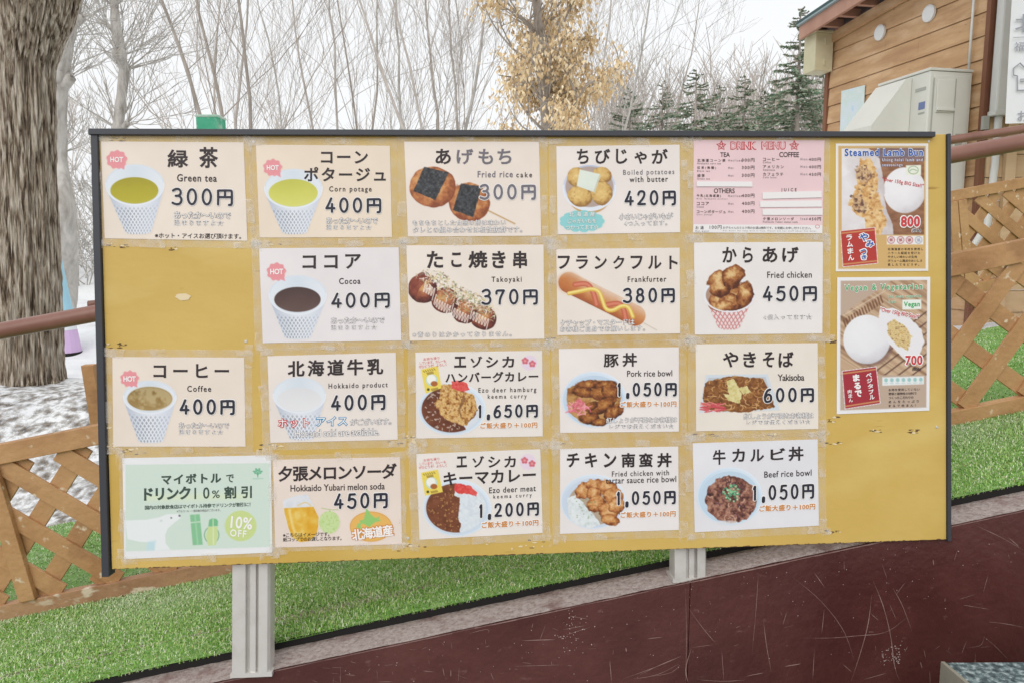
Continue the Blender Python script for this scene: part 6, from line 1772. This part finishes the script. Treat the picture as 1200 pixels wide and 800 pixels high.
# the oak that keeps its dead leaves
def oak():
    Y, px = 10.0, 640; rg = np.random.default_rng(5)
    x = at(px, 290, Y)[0]; z = float(ground_z(np.array(x), np.array(Y)))
    root = empty('oak_tree', (x, Y, z)); tag(root, 'small oak still holding clusters of dry tan leaves', 'tree')
    tr, br = MB(), MB()
    n = 12; pts = [np.array([x, Y, z - .1])]; d = np.array([.02, 0, 1.0])
    for i in range(n): d = d + rg.normal(0, .05, 3); d /= np.linalg.norm(d); pts.append(pts[-1] + d * .42)
    pts = np.array(pts); tr.tube(pts, np.linspace(.115, .03, n + 1), 12)
    tips = []
    def sub(p, d, L, r, k):
        q = [p]; d = d / np.linalg.norm(d)
        for i in range(4): d = d + rg.normal(0, .13, 3) + [0, 0, .06]; d /= np.linalg.norm(d); q.append(q[-1] + d * L / 4)
        br.tube(q, np.linspace(r, r * .5, 5), 5, False)
        tips.extend(q[2:] if k else q[1:])
        if k <= 2:
            tips.extend(q[1:])
        if k > 0:
            for _ in range(rg.integers(2, 4)): sub(q[rg.integers(1, 5)], d + rg.normal(0, .6, 3), L * .65, max(r * .6, .005), k - 1)
    for j in range(54):
        t = rg.uniform(.34, 1); i = min(int(t * n), n - 1); a = rg.uniform(0, 2 * PI)
        sub(pts[i], np.array([math.cos(a), math.sin(a), rg.uniform(.1, .9)]), rg.uniform(.45, .85), .022, 2)
    obj('trunk', tr, M_BROWNT, root, True); obj('branches', br, M_BROWNT, root)
    T = np.array(tips); T = T[rg.random(len(T)) < .42]
    keep = np.array([mnoise.noise(Vector(p * 1.5)) > -.24 for p in T]); T = T[keep]
    k = 13; P = np.repeat(T, k, 0) + rg.normal(0, .075, (len(T) * k, 3)); m_ = len(P)
    P[:, 2] -= abs(rg.normal(0, .05, m_))
    a = rg.uniform(0, 2 * PI, m_); s_ = rg.uniform(.022, .048, m_)
    u = np.c_[np.cos(a), np.sin(a), rg.uniform(-.5, .3, m_)]; w_ = np.c_[rg.normal(0, .35, m_), rg.normal(0, .35, m_), -np.ones(m_)]
    u /= np.linalg.norm(u, axis=1)[:, None]; w_ /= np.linalg.norm(w_, axis=1)[:, None]
    V = np.stack([P - u * s_[:, None] * .45, P + u * s_[:, None] * .45 + w_ * s_[:, None] * .4, P + w_ * s_[:, None] * 1.7, P - u * s_[:, None] * .5 + w_ * s_[:, None] * .8], 1).reshape(-1, 3)
    me = fast_mesh('leaves', V, np.arange(m_ * 4).reshape(-1, 4))
    pal = lin(np.array([(220, 194, 152), (231, 209, 170), (237, 221, 190), (206, 178, 138)])); c = np.repeat(pal[rg.integers(0, 4, m_)], 4, 0)
    at_ = me.attributes.new('Print', 'FLOAT_COLOR', 'POINT'); at_.data.foreach_set('color', np.c_[c, np.ones(len(c))].astype(np.float32).ravel())
    link('crown', me, amat('dry_oak_leaf', .8, .15), root)
    localise(root, (x, Y, z))
oak()

# conifers beyond
M_NEEDLE = amat('conifer_needles', .8, .15)
def conifer(label, px, Y, top_py, seed, width=.24, dens=1.0, col=((116, 140, 116), (142, 160, 136), (168, 180, 158), (172, 164, 148))):
    rg = np.random.default_rng(seed); x = at(px, 290, Y)[0]; z = float(ground_z(np.array(x), np.array(Y))); zt = at(px, top_py, Y)[2]; H = zt - z
    root = empty('conifer_tree', (x, Y, z)); tag(root, label, 'tree', 'conifers beyond the board')
    mb = MB(); mb.tube([(x, Y, z - .1), (x + .03, Y, z + H * .5), (x, Y, zt)], [H * .018, H * .011, .01], 8); 
    V = []
    nb = int(150 * dens)
    for k in range(nb):
        t = (k + rg.random()) / nb; h = z + H * (.12 + .88 * t); a = rg.uniform(0, 2 * PI); L_ = H * width * (1.02 - t) * rg.uniform(.6, 1.15) + .08
        d = np.array([math.cos(a), math.sin(a), rg.uniform(-.05, .35) * (t + .3)]); q = [np.array([x, Y, h])]
        for i in range(6): d = d + [0, 0, -.10 + .05 * i * t]; q.append(q[-1] + d / np.linalg.norm(d) * L_ / 6)
        mb.tube(q, np.linspace(.018, .004, 7) * H / 7, 4, False)
        q = np.array(q); m_ = int(34 + 90 * (1.05 - t)); 
        for _ in range(m_):
            s_ = rg.uniform(.15, 1); i = min(int(s_ * 6), 5); b = q[i] + (q[i + 1] - q[i]) * (s_ * 6 - i)
            tan = (q[i + 1] - q[i]); tan /= np.linalg.norm(tan); sd = np.cross(tan, [0, 0, 1]); sd /= np.linalg.norm(sd) + 1e-9
            w_ = tan * rg.uniform(.4, 1) + sd * rg.choice([-1, 1]) * rg.uniform(.3, 1) + np.array([0, 0, rg.uniform(-.6, .1)]); w_ /= np.linalg.norm(w_)
            ln = L_ * rg.uniform(.10, .24); pz = np.cross(w_, rg.normal(0, 1, 3)); pz /= np.linalg.norm(pz) + 1e-9; wd_ = .024 * H / 6 * rg.uniform(.7, 1.4)
            V += [b - pz * wd_ * .6, b + pz * wd_ * .6, b + w_ * ln * .6 + pz * wd_, b + w_ * ln]
    obj('trunk', mb, M_BROWNT, root, True)
    V = np.array(V); me = fast_mesh('crown', V, np.arange(len(V)).reshape(-1, 4)); pal = lin(np.array(col, float)); c = np.repeat(pal[rg.integers(0, len(col), len(V) // 4)], 4, 0)
    at_ = me.attributes.new('Print', 'FLOAT_COLOR', 'POINT'); at_.data.foreach_set('color', np.c_[c, np.ones(len(c))].astype(np.float32).ravel())
    link('crown', me, M_NEEDLE, root); localise(root, (x, Y, z))
conifer('tall open conifer next to the brown building with visible branches', 926, 15, 10, 41, .27, 1.3)
conifer('dark young conifer over the drink menu sheet', 810, 20, 82, 42, .42)
conifer('rounded conifer in the middle of the far conifer row', 866, 20, 90, 43, .46)
conifer('dark low conifer showing beyond the oak foliage', 735, 22, 104, 44, .5)
conifer('pale feathery conifer standing behind the potato card side of the conifer row', 772, 27, 96, 46, .40, .9)
conifer('pale broad conifer between the two dark young conifers', 838, 28, 100, 47, .42, .9)
conifer('pale narrow conifer close to the roof edge behind the tall one', 955, 26, 60, 48, .30, .9)
conifer('pale conifer filling the gap beside the rounded one', 888, 27, 104, 49, .42, .9)
conifer('squat conifer in front of the tall open one', 902, 18, 98, 45, .44, 1)

# the far bare wood on the skyline, one grey mass of thin trees
def far_wood():
    rg = np.random.default_rng(9); mb = MB()
    for k in range(140):
        px = rg.uniform(690, 985) if k < 120 else rg.uniform(60, 690); Y = rg.uniform(26, 40); x = at(px, 290, Y)[0]; z = float(ground_z(np.array(x), np.array(Y)))
        top = at(px, rg.uniform(78, 135) if px > 690 else rg.uniform(120, 170), Y)[2]; H = top - z
        pts = np.array([[x + rg.normal(0, .06) * i, Y, z + H * i / 5] for i in range(6)]); mb.tube(pts, np.linspace(.06, .012, 6), 4, False)
        for j in range(18):
            t = rg.uniform(.25, .98); p = pts[0] + (pts[-1] - pts[0]) * t; a = rg.uniform(0, 2 * PI); L_ = H * rg.uniform(.1, .26)
            q = p + np.array([math.cos(a) * .6, math.sin(a) * .6, 1]) * L_; mb.tube([p, (p + q) / 2 + rg.normal(0, .05, 3), q], [.022, .016, .008], 3, False)
            for _ in range(3):
                b = p + (q - p) * rg.uniform(.3, .9); e = b + np.array([rg.normal(0, .5), rg.normal(0, .5), rg.uniform(.5, 1)]) * L_ * .5; mb.tube([b, e], [.012, .007], 3, False)
    tag(obj('distant_wood', mb, M_GREYT), 'far grey mass of bare trees on the skyline', 'wood', kind='stuff')
far_wood()

# pale leafless shrubs over the snow
def shrub(label, px, py, Y, H, n, seed):
    rg = np.random.default_rng(seed); x = at(px, py, Y)[0]; z = float(ground_z(np.array(x), np.array(Y))); mb = MB()
    for k in range(n):
        p = np.array([x + rg.normal(0, H * .25), Y + rg.normal(0, H * .2), z - .05]); a = rg.uniform(0, 2 * PI); d = np.array([math.cos(a) * .55, math.sin(a) * .4, 1])
        branch(mb, p, d, H * rg.uniform(.5, .8), .010, 3, rg, .5, .1, (1, 3), .62, 4, .22, .0045)
    root = empty('leafless_shrub', (x, Y, z)); tag(root, label, 'shrub', 'pale leafless shrubs over the snow'); obj('twigs', mb, M_PALE, root); localise(root, (x, Y, z))
shrub('tangled pale leafless shrub between the big trunk and board edge', 96, 300, 11, 1.25, 22, 51)
shrub('lower pale leafless shrub farther off across the snow', 64, 300, 13, 1.1, 18, 52)
shrub('broad pale leafless shrub partly covered by the board corner', 128, 300, 12, 1.3, 22, 53)
shrub('small twiggy shrub near the snow bank to the trunk side', -10, 300, 12, 1.2, 18, 54)

# striped plastic cone and green box beyond the board
def cone():
    Y = 7.2; zt, zb = at(63, 258, Y)[2], at(80, 412, Y)[2]; xl, xr, xt = at(52, 412, Y)[0], at(92, 412, Y)[0], at(61, 258, Y)[0]
    root = empty('striped_cone', ((xl + xr) / 2, Y, zb)); tag(root, 'tall lilac blue and purple banded cone standing in the snow behind the trunk', 'cone')
    cx = (xl + xr) / 2; cuts = [0, .17, .30, .70, .96]; R0 = (xr - xl) / 2
    mats = [mat('purple_plastic', (208, 178, 218), .5), mat('pale_white_plastic', (222, 226, 232), .5), mat('light_blue_plastic', (158, 204, 222), .5), mat('lilac_plastic', (204, 186, 220), .5)]
    for i in range(4):
        t = np.array([cuts[i] + .0005, cuts[i + 1] - .0005]); mb = MB()
        mb.tube([(cx + (xt - cx) * u, Y, zb + (zt - zb) * u) for u in t], R0 * (1 - t) + .01, 24); obj('colour_band', mb, mats[i], root, False)
    mb = MB(); mb.tube([(cx, Y, zb - .25), (cx, Y, zb - .05), (cx, Y, zb - .001)], [R0 * 1.25, R0 * 1.2, R0 * 1.1], 20); obj('base_ring', mb, M_DARK, root)
    localise(root, (cx, Y, zb))
cone()
gY = 6.5; g0_, g1_, gt = at(234, 155, gY), at(261.5, 155, gY), at(247, 137.5, gY)
bx = empty('green_box', (float(gt[0]), gY, .8)); tag(bx, 'weathered teal green box on a pole just over the board top edge', 'box')
w_ = g1_[0] - g0_[0]
mb = MB(); mb.box((gt[0], gY, gt[2] - .11), (w_ * .94, w_ * .9, .2)); obj('box_body', mb, overlay(nmat('teal_green_plastic', [(60, 158, 124), (84, 178, 142)], 8, 4, rough=.5), (170, 200, 180), 10, .55, .68), bx, bevel=.012)
mb = MB(); mb.box((gt[0], gY, gt[2] - .005), (w_, w_ * .95, .022)); obj('lid', mb, nmat('bleached_lid', [(150, 196, 172), (196, 206, 196)], 9, 4, rough=.6), bx, bevel=.008)
mb = MB(); mb.tube([(gt[0], gY, .6), (gt[0], gY, gt[2] - .2)], .03, 10); obj('pole', mb, M_ALU, bx)
localise(bx, (float(gt[0]), gY, .8))
